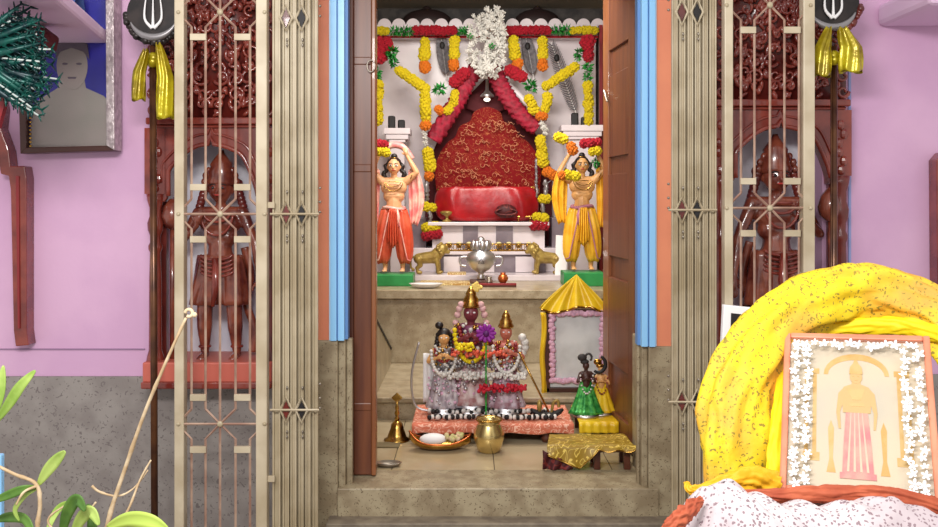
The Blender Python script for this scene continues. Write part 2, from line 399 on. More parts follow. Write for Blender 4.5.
def rightleaf():
    d = thing('wooden_door_leaf', 'tall brown panelled wooden door leaf swung inwards at the right side of the doorway', 'door', (X(641, 3.54), 3.54, zs), 'doorway leaves')
    h = Vector((X(640, 3.81), 3.81, 0)); e = Vector((X(607.5, 4.34), 4.34, 0)); dr = (e-h).normalized(); L = (e-h).length
    nrm = Vector((-dr.y, dr.x, 0))
    def slab(n, a, b_, z0, z1, t, m, off=0, bev=.003):
        vs = []
        for z in (z0, z1):
            for u, v in ((a, -t/2), (b_, -t/2), (b_, t/2), (a, t/2)):
                p = h+dr*u+nrm*(v+off); vs.append((p.x, p.y, z))
        MB().add(vs, [(0, 3, 2, 1), (4, 5, 6, 7), (0, 1, 5, 4), (1, 2, 6, 5), (2, 3, 7, 6), (3, 0, 4, 7)]).build(n, m, d, bevel=bev)
    z0 = zf+.012
    slab('hinge_stile', 0, .1, z0, zt, .045, wood); slab('edge_stile', L-.1, L, z0, zt, .045, woodl)
    zz = [z0, .62, .74, 1.14, 1.24, 1.62, 1.70, 2.08, 2.2, 2.6, 2.7, zt]
    for i in range(0, len(zz), 2):
        slab('cross_rail', .1, L-.1, zz[i], zz[i+1] if i else .52, .043, wood)
    slab('door_panel', .1, L-.1, z0, zt, .016, wood, 0, 0)
    for z0_, z1_ in ((.56, .60), (.78, 1.1), (1.28, 1.58), (1.74, 2.04), (2.24, 2.56)):
        if z1_-z0_ > .1: slab('raised_field', .15, L-.15, z0_, z1_, .03, woodl, 0, .006)
    for z in (1.44, 1.9):
        pass
    m = MB(); p = h+dr*(L-.05)+nrm*.03; m.cap((p.x, p.y, 2.02), .006, (p.x+.0, p.y-.1, 1.96), .005); m.build('bolt', metal, d, True)
rightleaf()

# ------------------------------------------------------------------ carved niche surrounds (the relief panels)
def scroll(b, c, r, turns, rad, sgn=1, ph=0, Y=0):
    n = int(14*turns); pts = []
    for i in range(n+1):
        t = i/n; rr = r*(1-.85*t); a = ph+sgn*turns*2*PI*t
        pts.append((c[0]+rr*math.cos(a), Y-.02*t, c[1]+rr*math.sin(a)))
    b.tube(pts, [rad*(1-.4*i/n) for i in range(n+1)], 7)
def niche_panel(side, x0, x1, ytop_arch, ybase, label, flip):
    Y = 3.38
    root = thing('carved_niche_surround', label, 'carving', (X((x0+x1)/2, Y), Y, Z(386, Y)), 'carved niche surrounds')
    xc = (x0+x1)/2; hw = (x1-x0)/2
    yA = ytop_arch                                  # y of the arch crown
    # arch frame with multi-foil opening
    n = 44; arc = []
    ow = hw*.68; yspr = yA+52
    for i in range(n+1):
        t = i/n; a = PI*(1-t)
        foil = 1-.09*abs(math.sin(a*3.5))
        arc.append((xc+ow*math.cos(a)*foil*1.06, yspr-52*math.sin(a)**.8*(.93+.07*foil) if math.sin(a) > 1e-6 else yspr))
    arc[n//2] = (xc, yA-6)
    out = [(x0+6, yspr+6)]+[(x0+6, yA-19), (x1-6, yA-19)]+[(x1-6, yspr+6)]+[(xc+ow*1.06, yspr+6)]+arc[::-1]+[(xc-ow*1.06, yspr+6)]
    o = MB().pprism(out, Y, 0, .07); o.build('arch_spandrel', carve, root, bevel=.004)
    o = MB(); o.tube([A(p[0], p[1], Y-.006) for p in arc], .009, 8); o.build('arch_moulding', carve, root, True)
    o = MB(); o.tube([A(xc+(p[0]-xc)*1.16, yspr+(p[1]-yspr)*1.2, Y-.003) for p in arc[2:-2]], .005, 8); o.build('arch_moulding', carve, root, True)
    # cornice over the arch
    MB().pbox(x0+2, yA-26, x1-2, yA-19, Y, -.03, .07).pbox(x0+5, yA-19, x1-5, yA-16, Y, -.015, .07).build('cornice', carve, root, bevel=.005)
    # back board of upper carving
    # foliage scrolls
    rs = random.Random(3)
    b = MB().pbox(x0+8, -90, x1-8, yA-26, Y, .03, .07); b.m = 1
    def both(px, py, r, tn, rad, sg, ph):
        for q in (-1, 1):
            P = A(xc+q*px, py, Y+.02); scroll(b, (P.x, P.z), r, tn, rad, sg*q, ph if q > 0 else PI-ph, Y+.02)
    y = yA-40
    while y > -80:
        for px in (9, 24, 39):
            if px < hw-10:
                both(px+rs.uniform(-3, 3), y+rs.uniform(-5, 5), rs.uniform(.022, .036), rs.uniform(.8, 1.4), rs.uniform(.006, .0095), rs.choice((-1, 1)), rs.uniform(0, 6))
        y -= 13
    for i in range(120):
        px = rs.uniform(2, hw-11); py = rs.uniform(-80, yA-30); q = 1
        for q in (-1, 1):
            M = Matrix.Rotation(q*rs.uniform(-1, 1), 3, 'Y')
            b.ball(A(xc+q*px, py, Y+.012), (.007+.006*rs.random(), .012, .014+.012*rs.random()), 8, 6, M)
    b.build('carved_board', [carve_d, carve], root, True)
    # side pilasters: moulded columns
    for q, xx in ((-1, x0+9), (1, x1-9)):
        p = A(xx, 0, Y+.0)
        def zz(v): return Z(v, Y)
        zb_, zt_ = zz(ybase), zz(yspr-2)
        H = zt_-zb_
        pr = [(.030, 0), (.034, .02), (.030, .04), (.024, .06), (.023, H*.5), (.020, H*.66), (.026, H*.68), (.026, H*.70), (.019, H*.72), (.02, H*.76), (.028, H*.79), (.03, H*.83), (.022, H*.87), (.022, H*.92), (.03, H*.96), (.034, H)]
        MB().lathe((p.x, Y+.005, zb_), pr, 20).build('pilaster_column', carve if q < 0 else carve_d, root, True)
        b = MB()
        b.box((p.x-.038, Y-.005, zt_), (p.x+.038, Y+.06, zz(yA-16)))
        for k in range(6): b.ball(A(xx+math.sin(k*1.9)*3, yspr-8-k*9, Y-.006), (.016, .012, .02), 8, 6)
        b.build('pilaster_block', carve, root)
        # backing strip of the pilaster
        MB().pbox(xx-8, yspr-2, xx+8, ybase, Y, .04, .065).build('pilaster_back', carve_d, root)
        b = MB().pbox(xx-9, -90, xx+9, yA-26, Y, .035, .07); b.m = 1
        y = yA-34
        k = 0
        while y > -85:
            P = A(xx, y, Y+.03); scroll(b, (P.x, P.z), .026, 1.1, .008, 1 if k % 2 else -1, k*1.3, Y+.022); y -= 15; k += 1
        b.build('carved_board', [carve_d, carve], root, True)
    # base shelf
    MB().pbox(x0+1, ybase-6, x1-2, ybase+14, Y, -.05, .2).build('base_shelf', coral, root, bevel=.006)
    MB().pbox(x0, ybase+13, x1-1, ybase+20, Y, -.06, .07).build('shelf_moulding', carve, root, bevel=.006)
    # niche lining
    xa, xb = (nL if not flip else nR)[:2]
    nb = struct_n = MB()
    nb.box((xa-.02, YN, Z(ybase+2, Y)), (xb+.02, YN+.02, Z(yA-22, Y))); nb.build('niche_tiles', nichetile, root)
    return root
nichetile = mat('white_niche_tile', (236, 234, 240), .35, c2=(196, 198, 212), scale=3, lo=.4, hi=.7)
# left spans px 146..274 , right 712..852
niche_panel('l', 146, 276, 144, 366, 'red-brown carved niche surround left of the doorway, its coral base shelf in view', False)
niche_panel('r', 712, 850, 126, 372, 'red-brown carved niche surround right of the doorway, partly behind the draped yellow cloth', True)

# ------------------------------------------------------------------ figures
def hand(b, wr, dirn, side, s, curl=.3):
    wr = Vector(wr); d = Vector(dirn).normalized(); sd = Vector(side); sd = (sd-d*sd.dot(d)).normalized(); nn = d.cross(sd)
    b.ball(wr+d*.028*s, (.019*s, .019*s, .019*s)); b.cap(wr, .013*s, wr+d*.04*s, .017*s)
    for k, (o, l) in enumerate(((-1.5, .034), (-.5, .04), (.5, .038), (1.5, .03))):
        p = wr+d*.042*s+sd*o*.0095*s; q = p+(d+sd*o*.08)*l*.55*s; e = q+(d+nn*curl)*l*.5*s
        b.cap(p, .0058*s, q, .0052*s, 8); b.cap(q, .0052*s, e, .0042*s, 8)
    p = wr+d*.015*s-sd*.015*s; q = p+(d-sd*.9)*.02*s; b.cap(p, .0068*s, q, .006*s, 8); b.cap(q, .006*s, q+d*.018*s, .005*s, 8)
def torso(b, P, s, head=1.0):
    """P: base point function, coordinates in body heights"""
    b.cap(P(-.045, 0, .52), .055*s, P(.045, 0, .52), .055*s)
    b.cap(P(0, 0, .54), .072*s, P(0, -.004, .62), .062*s)
    b.cap(P(-.03, 0, .66), .062*s, P(.03, 0, .66), .062*s)
    b.cap(P(-.05, -.004, .73), .062*s, P(.05, -.004, .73), .062*s)
    b.cap(P(-.095, .006, .785), .036*s, P(.095, .006, .785), .036*s)
    b.cap(P(0, .006, .79), .03*s, P(0, 0, .86), .027*s)
    hs = head
    b.ball(P(0, -.002, .915), (.052*s*hs, .056*s*hs, .064*s*hs), 14, 10)
    b.ball(P(0, -.022, .885), (.034*s*hs, .034*s*hs, .034*s*hs), 12, 8)
    b.cap(P(0, -.057*hs, .918), .006*s, P(0, -.064*hs, .898), .0095*s, 8)
    for q in (-1, 1):
        b.ball(P(q*.053*hs, .004, .905), (.007*s, .012*s, .018*s), 8, 6)
        b.ball(P(q*.013, -.055*hs, .879), (.012*s, .007*s, .006*s), 8, 6)
def arm(b, sh, el, wr, s):
    b.cap(sh, .037*s, fitv(sh, el, .5), .03*s); b.cap(fitv(sh, el, .5), .03*s, el, .024*s)
    b.cap(el, .025*s, fitv(el, wr, .4), .024*s); b.cap(fitv(el, wr, .4), .024*s, wr, .0155*s)
def fitv(a, b, t): return Vector(a)+(Vector(b)-Vector(a))*t
def leg(b, hp, kn, an, s):
    b.cap(hp, .058*s, kn, .037*s); b.cap(kn, .038*s, fitv(kn, an, .4), .037*s); b.cap(fitv(kn, an, .4), .037*s, an, .02*s)
    b.cap(Vector(an)+Vector((0, .01*s, -.012*s)), .02*s, Vector(an)+Vector((0, -.055*s, -.018*s)), .017*s)
    for k in range(5): b.cap(Vector(an)+Vector(((k-2)*.008*s, -.055*s, -.02*s)), .007*s, Vector(an)+Vector(((k-2)*.009*s, -.08*s+abs(k-1.5)*.004*s, -.024*s)), .006*s, 8)
def face(root, P, s, hs=1.0, wh=None):
    e = MB(); k = MB(); br = MB(); l = MB()
    for q in (-1, 1):
        e.ball(P(q*.021*hs, -.050*hs, .918), (.0135*s*hs, .007*s, .0075*s*hs), 10, 7)
        k.ball(P(q*.021*hs, -.0565*hs, .918), (.0058*s*hs, .003*s, .0058*s*hs), 8, 6)
        br.tube([P(q*(.008+.028*t)*hs, -.0575*hs+.006*t, .932+.006*math.sin(PI*t)) for t in (0, .33, .66, 1)], .0026*s, 6)
    l.ball(P(0, -.059*hs, .880), (.015*s*hs, .004*s, .0052*s), 10, 6)
    e.build('eye_white', wh or white, root, True); k.build('pupil', pup, root, True); br.build('eyebrow', hair, root, True); l.build('lips', lip, root, True)

def supporter(label, px, pyfoot, pyhead, Y, skinm, dh, sash, mirror, beam=False):
    base = A(px, pyfoot, Y); H = (pyfoot-pyhead)/F*Y/.985; s = H
    mir = -1 if mirror else 1
    root = thing('standing_figurine', label, 'statue', (base.x, Y, zsl), 'painted statues beside the altar')
    def P(x, y, z): return Vector((base.x+mir*x*s, Y+y*s, base.z+z*s))
    # plinth
    MB().box((base.x-.155*s*1.12, Y-.13, zsl), (base.x+.155*s*1.12, Y+.1, base.z)).build('plinth', greenb, root, bevel=.006)
    b = MB(); torso(b, P, s, 1.08)
    for q, el, wr in ((1, (.195, -.03, .86), (.115, -.02, 1.0)), (-1, (-.19, -.02, .88), (-.125, -.01, 1.02))):
        arm(b, P(q*.105, 0, .785), P(*el), P(*wr), s)
        hand(b, P(*wr), (P(-q*.03, -.01, 1.08)-P(0, 0, 1.0)), (mir*q, 0, 0), s*.95, .5)
    for q in (-1, 1): leg(b, P(q*.055, 0, .5), P(q*.07, -.02, .28), P(q*.075, 0, .045), s)
    b.build('body', skinm, root, vox=.0042, sm=2)
    # dhoti: two puffed trouser legs with folds
    b = MB()
    for q in (-1, 1):
        def fn(u, v, q=q):
            a = 2*PI*u; z = fit(.545, .085, v)
            r = (.060+.022*math.sin(PI*min(1, v*1.05))**.8)*(1 if v < .9 else fit(1, .72, (v-.9)/.1))
            r *= 1+.07*math.sin(a*9+v*2)
            c = (q*(.05+.045*math.sin(PI*.5*v)), -.008, z)
            return P(c[0]+r*math.cos(a)*.92, c[1]+r*math.sin(a)*.85, c[2]+.006*math.sin(a*3))
        b.grid(fn, 54, 16)
    b.build('dhoti', dh, root, True, solid=.004)
    b = MB()
    def pleat(u, v):
        a = (u-.5); z = fit(.55, .22+.05*abs(a)*2, v)
        return P(a*(.06+.03*v), -.092-.012*math.cos(u*PI*8)-.02*math.sin(PI*v), z)
    b.grid(pleat, 32, 12); b.build('front_pleat', dh, root, True, solid=.004)
    b = MB(); b.tube([P(.088*math.cos(t), .075*math.sin(t)-.004, .555+.008*math.sin(t*2)) for t in [k*2*PI/24 for k in range(24)]], .015*s, 8, close=True)
    b.tube([P(.03, -.09, .55), P(.045, -.105, .48), P(.04, -.11, .40)], [.012*s, .015*s, .01*s], 8)
    b.build('waist_sash', sash, root, True)
    # hanging shawl ends left and right + over the arms
    for q in (-1, 1):
        b = MB()
        def fn(u, v, q=q):
            z = fit(.88, .36 if q < 0 else .40, v)
            w = .03+.035*math.sin(PI*min(1, v*.9+.1))
            return P(q*(.165+.028*math.sin(v*3.0))+(u-.5)*w*2, .012*math.sin(u*PI*5)+.01, z+.02*math.sin(u*PI))
        b.grid(fn, 24, 18); b.build('shawl_end', sash if not mirror else dh, root, True, solid=.004)
    for q in (-1, 1):
        b = MB(); b.tube([P(q*(.035+.0085*k), -.098-.008*math.sin(k*.5), .52-.04*k) for k in range(11)]+[P(q*.15, -.08, .11)], .006*s, 6)
        b.build('garment_border', pinks if not mirror else violet, root, True)
    # hair with shoulder curls and topknot
    b = MB(); b.ball(P(0, .014, .94), (.064*s, .058*s, .055*s), 12, 8); b.ball(P(0, .01, 1.0), (.03*s, .03*s, .026*s), 10, 7)
    for q in (-1, 1):
        for k in range(9): b.ball(P(q*(.058+.012*math.sin(k*1.4)+.004*k), .012, .93-.014*k), .020*s, 8, 6)
    b.build('hair', hair, root, vox=.004, sm=1)
    b = MB(); b.tube([P(.033*math.cos(t), .01+.033*math.sin(t), .985) for t in [k*2*PI/16 for k in range(16)]], .005*s, 6, close=True); b.build('hair_band', brass, root, True)
    face(root, P, s, 1.08)
    # necklaces and thread
    b = MB()
    for rr, dz in ((.045, .0), (.065, .045), (.08, .09)):
        b.tube([P(rr*math.sin(t), -.062-.012*math.cos(t*.5), .79-dz*math.cos(t)*.9-.01) for t in [fit(-1.5, 1.5, k/14) for k in range(15)]], .0042*s, 6)
    b.build('necklace', brass, root, True)
    b = MB()
    for q in (-1, 1):
        c = fitv(P(q*.105, 0, .785), P(q*.19, -.03, .86), .55); b.tube([c+Vector((.031*s*math.cos(t)*.4, .031*s*math.sin(t), .031*s*math.cos(t))) for t in [k*2*PI/12 for k in range(12)]], .004*s, 6, close=True)
    b.build('armlet', brass, root, True)
    # pink carried bundle arching over the head
    if beam:
        b = MB(); b.tube(spline([P(-.15, .03, 1.0), P(-.08, .03, 1.07), P(0, .03, 1.10), P(.08, .03, 1.075), P(.16, .03, .98)]), [.018*s+.012*s*math.sin(PI*k/32) for k in range(33)], 12)
        b.build('carried_scarf', pinks, root, True)
    return root
supporter('painted figurine in orange dhoti, arms raised, on a green plinth left of the altar', 394, 273, 158, 5.75, skin, odhoti, pinks, False, True)
supporter('painted figurine in golden yellow dhoti with mauve sash, green plinth right of the altar', 582, 271, 157, 5.75, skin2, ydhoti, violet, True)

def guardian(label, px, pyfoot, pytop, mirror):
    Y = 3.455; base = A(px, pyfoot, Y); s = (pyfoot-pytop)/F*Y/1.12; mir = -1 if mirror else 1
    root = thing('guardian_statue', label, 'statue', (base.x, Y, base.z), 'guardian statues in the niches')
    def P(x, y, z): return Vector((base.x+mir*x*s, Y+y*s, base.z+z*s))
    b = MB(); torso(b, P, s, 1.25)
    sh = .115
    arm(b, P(sh, 0, .785), P(.19, -.02, .62), P(.22, -.06, .44), s); hand(b, P(.22, -.06, .44), (.15*mir, -.3, -1), (mir, 0, 0), s*1.25, .4)
    arm(b, P(-sh, 0, .785), P(-.2, -.02, .64), P(-.10, -.1, .72), s); hand(b, P(-.10, -.1, .72), (.3*mir, -.2, 1), (mir, 0, 0), s*1.1, .5)
    for q in (-1, 1): leg(b, P(q*.06, 0, .5), P(q*.078, -.03, .27), P(q*.085, 0, .045), s*1.12)
    b.build('body', statuebr, root, vox=.0055, sm=2)
    b = MB()
    b.lathe(P(0, .01, .93), [(.074*s, 0), (.082*s, .02*s), (.07*s, .05*s), (.076*s, .07*s), (.058*s, .1*s), (.06*s, .115*s), (.035*s, .15*s), (.02*s, .17*s), (.012*s, .19*s)], 20)
    for k in range(9):
        a = PI*(k/8); b.ball(P(.088*math.cos(a), -.01, .95+.085*math.sin(a)), (.016*s, .014*s, .02*s), 8, 6)
    b.build('crown', statuebr, root, True)
    b = MB()
    for q in (-1, 1):
        for k in range(8): b.ball(P(q*(.08+.006*k), .01, .95-.022*k), .024*s, 8, 6)
    b.cap(P(-.08, .03, .94), .03*s, P(.08, .03, .94), .03*s)
    b.build('hair', carve_d, root, True)
    face(root, P, s*1.0, 1.22, carve)
    b = MB()
    for q in (-1, 1):
        def fn(u, v, q=q):
            a = 2*PI*u; z = fit(.56, .30, v); r = (.075+.01*v)*(1+.06*math.sin(a*8+v*4))
            return P(q*fit(.04, .075, v)+r*math.cos(a), -.01+r*math.sin(a)*.85, z)
        b.grid(fn, 40, 10)
    b.build('loincloth', statuebr, root, True, solid=.004)
    b = MB()
    for k in range(5): b.tube([P(.085*math.sin(t), -.088+.004*k-.01*math.cos(t), .57-.022*k-.03*math.cos(t)) for t in [fit(-1.4, 1.4, i/12) for i in range(13)]], .008*s, 6)
    b.tube([P(0, -.11, .55), P(.01, -.125, .42), P(-.01, -.12, .3)], [.018*s, .024*s, .01*s], 8)
    b.build('girdle', coral if False else carve, root, True)
    b = MB()
    for rr, dz in ((.05, .0), (.07, .05), (.085, .12)):
        b.tube([P(rr*math.sin(t), -.072-.012*math.cos(t*.5), .80-dz*math.cos(t)-.012) for t in [fit(-1.5, 1.5, k/14) for k in range(15)]], .007*s, 6)
    b.build('necklace', carve, root, True)
    # scarf hanging beside the leg, white marble look
    b = MB(); b.tube(spline([P(.12, .02, .6), P(.15, .03, .45), P(.13, .03, .3), P(.17, .03, .16), P(.16, .03, .04)]), .022*s, 8, flat=.5); b.build('scarf', statuebr, root, True)
    b = MB(); b.tube([P(-.24, -.06, .0), P(-.235, -.07, .72)], .014*s, 8); b.lathe(P(-.235, -.07, .7), [(.02*s, 0), (.05*s, .03*s), (.06*s, .07*s), (.045*s, .12*s), (.015*s, .16*s)], 14)
    b.build('mace', statuebr, root, True)
    # ankle rings
    for q in (-1, 1): b = MB(); b.tube([P(q*.085+.027*math.cos(t), .027*math.sin(t), .075) for t in [k*2*PI/14 for k in range(14)]], .008*s, 6, close=True); b.build('anklet', carve, root, True)
guardian('red-brown crowned guardian statue standing in the left niche behind the grille', 221, 360, 150, False)
guardian('red-brown crowned guardian statue standing in the right niche behind the grille', 776, 366, 134, True)

# ------------------------------------------------------------------ grilles
def grille(label, xs0, xs1, w0, w1, bars, yc, group):
    Y = 3.15
    root = thing('steel_grille', label, 'grille', (X((xs0+xs1)/2, Y), Y, 0), group)
    zb, zt = 0.02, 2.75
    for x, w in ((xs0, w0), (xs1, w1)):
        b = MB(); b.box((X(x-w/2, Y), Y-.012, zb), (X(x+w/2, Y), Y+.03, zt)); b.build('stile', cream2 if x == xs0 or True else cream, root, bevel=.003)
    B = X(bars[1], Y)-X(bars[0], Y)
    a1, a2, a3, a4, a5 = bars
    rb = .0043; Yb = Y
    h = 15
    def bar(path):
        m = MB(); m.tube([A(p[0], p[1], Yb) for p in path], rb, 4); m.build('bar', barm, root)
    top, bot = -160, 620
    for x, tx in ((a1, xs0-w0/2+2), (a2, a3), (a4, a3), (a5, xs1+w1/2-2)):
        segs = [top]
        prev = top
        for y in yc:
            bar([(x, prev), (x, y-h), (tx, y)]); prev = None
            bar([(tx, y), (x, y+h)]) if False else None
            prev = y
            lastx = tx
            # the path restarts below the crossing
            nxt = [q for q in yc if q > y]
            bar([(tx, y), (x, y+h), (x, (nxt[0]-h) if nxt else bot)])
            prev = (nxt[0]-h) if nxt else bot
    bar([(a3, top), (a3, bot)])
    for y in yc:
        if y > 60:
            m = MB(); m.tube([A(xs0-w0/2, y, Yb-.006), A(xs1+w1/2, y, Yb-.006)], rb, 4); m.build('cross_bar', barm, root)
        m = MB(); P = A(a3, y, Yb-.008); m.ball(P, (.011, .006, .011)); m.build('rivet', cream, root, True)
        for x in (xs0-w0/2+3, xs1+w1/2-3):
            m = MB(); m.ball(A(x, y, Yb-.014), (.007, .005, .007)); m.build('rivet', cream, root, True)
        for u, v in ((a1, a2), (a4, a5)):
            for dy in (-27, 25):
                m = MB(); m.pbox(u-1, y+dy-3, v+1, y+dy+3.5, Y, -.008, .006); m.build('tie_plate', cream2, root, bevel=.001)
    return root
barm = mat('worn_pinkish_bar_enamel', (184, 154, 134), .4, c2=(154, 118, 102), scale=12)
g1 = grille('cream steel grille panel in front of the left niche', 180, 262, 9.5, 11, (191.5, 205.5, 220, 235.5, 250), (12, 214, 424), 'door grille panels')
g2 = grille('cream steel grille panel in front of the right niche', 728, 808, 8.5, 11.5, (741, 754.5, 770, 784.5, 799), (5, 208, 420), 'door grille panels')

def folding(label, bars, yc, latch, group):
    Y = 3.18
    root = thing('folding_gate', label, 'gate', (X(bars[0][0], Y), Y, 0), group)
    zb, zt = .05, 2.75
    for i, (a, c) in enumerate(bars):
        b = MB(); d = .004*(i % 2)
        # U channel: web + two lips
        b.box((X(a, Y), Y+d, zb), (X(c, Y), Y+d+.004, zt)); t = (X(c, Y)-X(a, Y))*.22
        b.box((X(a, Y), Y+d-.012, zb), (X(a, Y)+t, Y+d, zt)); b.box((X(c, Y)-t, Y+d-.012, zb), (X(c, Y), Y+d, zt))
        b.build('channel', cream, root, bevel=.0015)
    x0, x1 = bars[0][0], bars[-1][1]
    b = MB(); b.box((X(x0+2, Y), Y+.02, zb+.02), (X(x1-2, Y), Y+.035, zt)); b.build('back_channel', cream, root)
    mids = [(bars[0][1]+bars[2][0])/2, (bars[2][1]+bars[4][0])/2] if len(bars) > 4 else []
    for y in yc:
        for k, mx in enumerate(mids):
            b = MB(); hh = 13; ww = 6
            o = [A(mx, y-hh, Y-.016), A(mx+ww, y, Y-.022), A(mx, y+hh, Y-.016), A(mx-ww, y, Y-.022)]
            b.tube(o, .0042, 4, close=True)
            b.build('lattice_strap', cream2, root)
            b = MB(); b.pprism([(mx, y-9), (mx+4, y), (mx, y+9), (mx-4, y)], Y-.014, 0, .004); b.build('lattice_gap', black if k % 2 else carve_d, root)
            b = MB()
            for dy in (-22, 22, 27): b.ball(A(mx+1, y+dy, Y-.014), (.004, .004, .007), 8, 6)
            b.build('rivet', metal, root, True)
        b = MB()
        if y < 30: continue
        b.tube([A(x0-3, y, Y-.024), A(x1+1, y, Y-.024)], .004, 4); b.build('lattice_strap', cream2, root)
    for y in latch:
        b = MB(); b.box((X(x0-9, Y), Y-.025, Z(y+3, Y)), (X(x0+3, Y), Y-.012, Z(y-3, Y))); b.box((X(x0-9, Y), Y-.028, Z(y+9, Y)), (X(x0-7, Y), Y-.01, Z(y-9, Y))); b.build('latch', cream2, root, bevel=.001)
    for y in yc:
        s_ = 1 if x0 < 469 else -1
        b = MB(); xx = x1+2 if x0 < 469 else x0-3
        for dy in (-16, -2, 8): b.ball(A(xx, y+dy-10, Y-.01), .005, 8, 6)
        b.build('hinge_knob', metal, root, True)
folding('cream steel folding gate collapsed into a stack left of the doorway', [(273, 281), (283, 289.5), (291, 297), (299, 304), (306, 311), (313, 318)], (18, 214, 410), (205, 477), 'folding gates')
folding('cream steel folding gate collapsed into a stack right of the doorway', [(671.5, 677), (679, 685), (687, 692.5), (694.5, 700), (702, 707), (709, 716)], (12, 210, 402), (), 'folding gates')

# ------------------------------------------------------------------ tall ceremonial staffs
def staff(label, px, dpy, pxl, mirror, cloth):
    Y = 3.24
    root = thing('ceremonial_staff', label, 'staff', (X(px, Y), Y, 0), 'ceremonial staffs')
    m = MB(); m.tube([A(px+(2 if not mirror else 0), 640, Y), A(px, 46, Y)], .012, 10); m.build('pole', poleb, root, True)
    m = MB(); m.tube([A(px-2.6+(2 if not mirror else 0), 640, Y-.008), A(px-2.6, 60, Y-.008)], .0035, 6); m.build('pole_highlight_strip', poleb, root, True)
    c = A(px+(-3 if mirror else 2), dpy, Y); r = X(px+27, Y)-X(px, Y)
    m = MB(); m.tube([(c.x, Y-.012, c.z), (c.x, Y+.02, c.z)], [r, r], 36); m.build('disc', black2, root)
    m = MB(); m.tube([(c.x+r*.9*math.cos(t), Y-.018, c.z+r*.9*math.sin(t)) for t in [fit(-2.75, -.4, k/24) for k in range(25)]], [.003+.011*math.sin(PI*k/24) for k in range(25)], 8); m.build('silver_crescent', silverst, root, True)
    m = MB()
    for q in (-1, 0, 1): m.tube(spline([(c.x+q*.003, Y-.02, c.z-.055), (c.x+q*.03, Y-.02, c.z-.02), (c.x+q*.026, Y-.02, c.z+.05)], 5), [.007*(1-.07*k) for k in range(11)], 6)
    m.build('white_trident_mark', white, root, True)
    m = MB(); rr = random.Random(5)
    for k in range(26):
        t = fit(-2.5, -.1, k/25) if mirror else fit(-3.1, -.7, k/25)
        m.ball((c.x+r*1.06*math.cos(t), Y-.005+rr.uniform(-.01, .01), c.z+r*1.06*math.sin(t)), rr.uniform(.009, .015), 8, 6)
    m.build('beaded_fringe', carve_d if mirror else black2, root, True)
    m = MB(); kn = A(px, 55+dpy*.2, Y-.012); m.ball(kn, (.026, .02, .02)); m.lathe(kn-Vector((0, 0, .035)), [(.014, 0), (.026, .02), (.014, .04)], 12); m.build('cloth_knot', ygold, root, True)
    return root
black2 = mat('dark_bronze_disc', (50, 42, 40), .4, .3, c2=(30, 26, 26), scale=20)
s1 = staff('tall staff with dark disc head left of the doorway, yellow satin tied below it', 153, 14, 153, False, None)
s2 = staff('tall staff with dark disc head right of the doorway, yellow satin tied below it', 834, 4, 834, True, None)
def cloth_lobes(label, kn, lobes, Y):
    root = thing('tied_cloth', label, 'cloth', A(kn[0], kn[1], Y), 'yellow satin cloths')
    for (x0, x1, y0, y1, sk) in lobes:
        m = MB()
        def fn(u, v):
            a = 2*PI*u; w = (.25+.75*math.sin(PI*min(1, v*1.25)*.5)**.7)*(x1-x0)/2*(1 if v < .93 else .96)
            cx = fit(kn[0]+(((x0+x1)/2)-kn[0])*.5, (x0+x1)/2, min(1, v*2.2))+sk*v
            return A(cx+w*math.cos(a)*(1+.08*math.sin(a*5+v*6)), fit(y0, y1, v)+1.5*math.sin(a*3), Y)+Vector((0, (.3*w/F*Y+.012)*math.sin(a)*(1+.25*math.sin(a*6+v*3)), 0))
        m.grid(fn, 48, 24); m.build('cloth_tail', ygold, root, True, solid=.003)
cloth_lobes('yellow satin cloth tied in two long tails on the left staff', (152, 46), [(134, 147, 50, 100, -2), (157, 174, 44, 118, 0)], 3.19)
cloth_lobes('yellow satin cloth tied in two puffed tails on the right staff', (834, 28), [(813, 831, 28, 76, 0), (838, 861, 28, 72, 2)], 3.19)

# ------------------------------------------------------------------ marble shrine wall behind
YB = 6.75
m = MB(); m.box((-.95, YB, zsl), (X(436, YB), YB+.15, Z(34, YB))).box((X(540, YB), YB, zsl), (.95, YB+.15, Z(34, YB))).box((X(436, YB), YB, Z(90, YB)), (X(540, YB), YB+.15, Z(34, YB)))
m.pprism([(418, 84), (480, 84), (466, 100), (452, 116), (441, 136), (436, 150), (418, 150)], YB, -.004, .1).pprism([(558, 84), (494, 84), (508, 100), (522, 116), (534, 136), (540, 150), (558, 150)], YB, -.004, .1)
struct(m.build('wall_shrine_marble', marble))
m = MB(); m.box((-.95, YB-.12, Z(38, YB-.1)), (.95, YB+.12, Z(25, YB-.1)))
for k in range(-9, 10):
    c = A(484+k*14.2, 26, YB-.1); pts = [(c.x+.052*math.cos(t), c.z+.055*math.sin(t)) for t in [PI*i/12 for i in range(13)]]
    m.prism(pts, YB-.11, YB-.05)
root = thing('marble_canopy', 'white marble canopy beam with a scalloped top edge above the throne', 'canopy', (0, YB, zsl))
m.build('scalloped_beam', marble, root, bevel=.003)
m = MB(); m.box((-.95, YB-.128, Z(38.5, YB-.1)), (.95, YB-.12, Z(36.5, YB-.1))); m.build('red_edge_strip', redf, root)
for px in (374, 600):
    m = MB(); c = A(px, 0, YB-.15); m.box((c.x-.012, YB-.2, zsl), (c.x+.012, YB-.17, Z(30, YB))); m.build('red_post', redd, root)
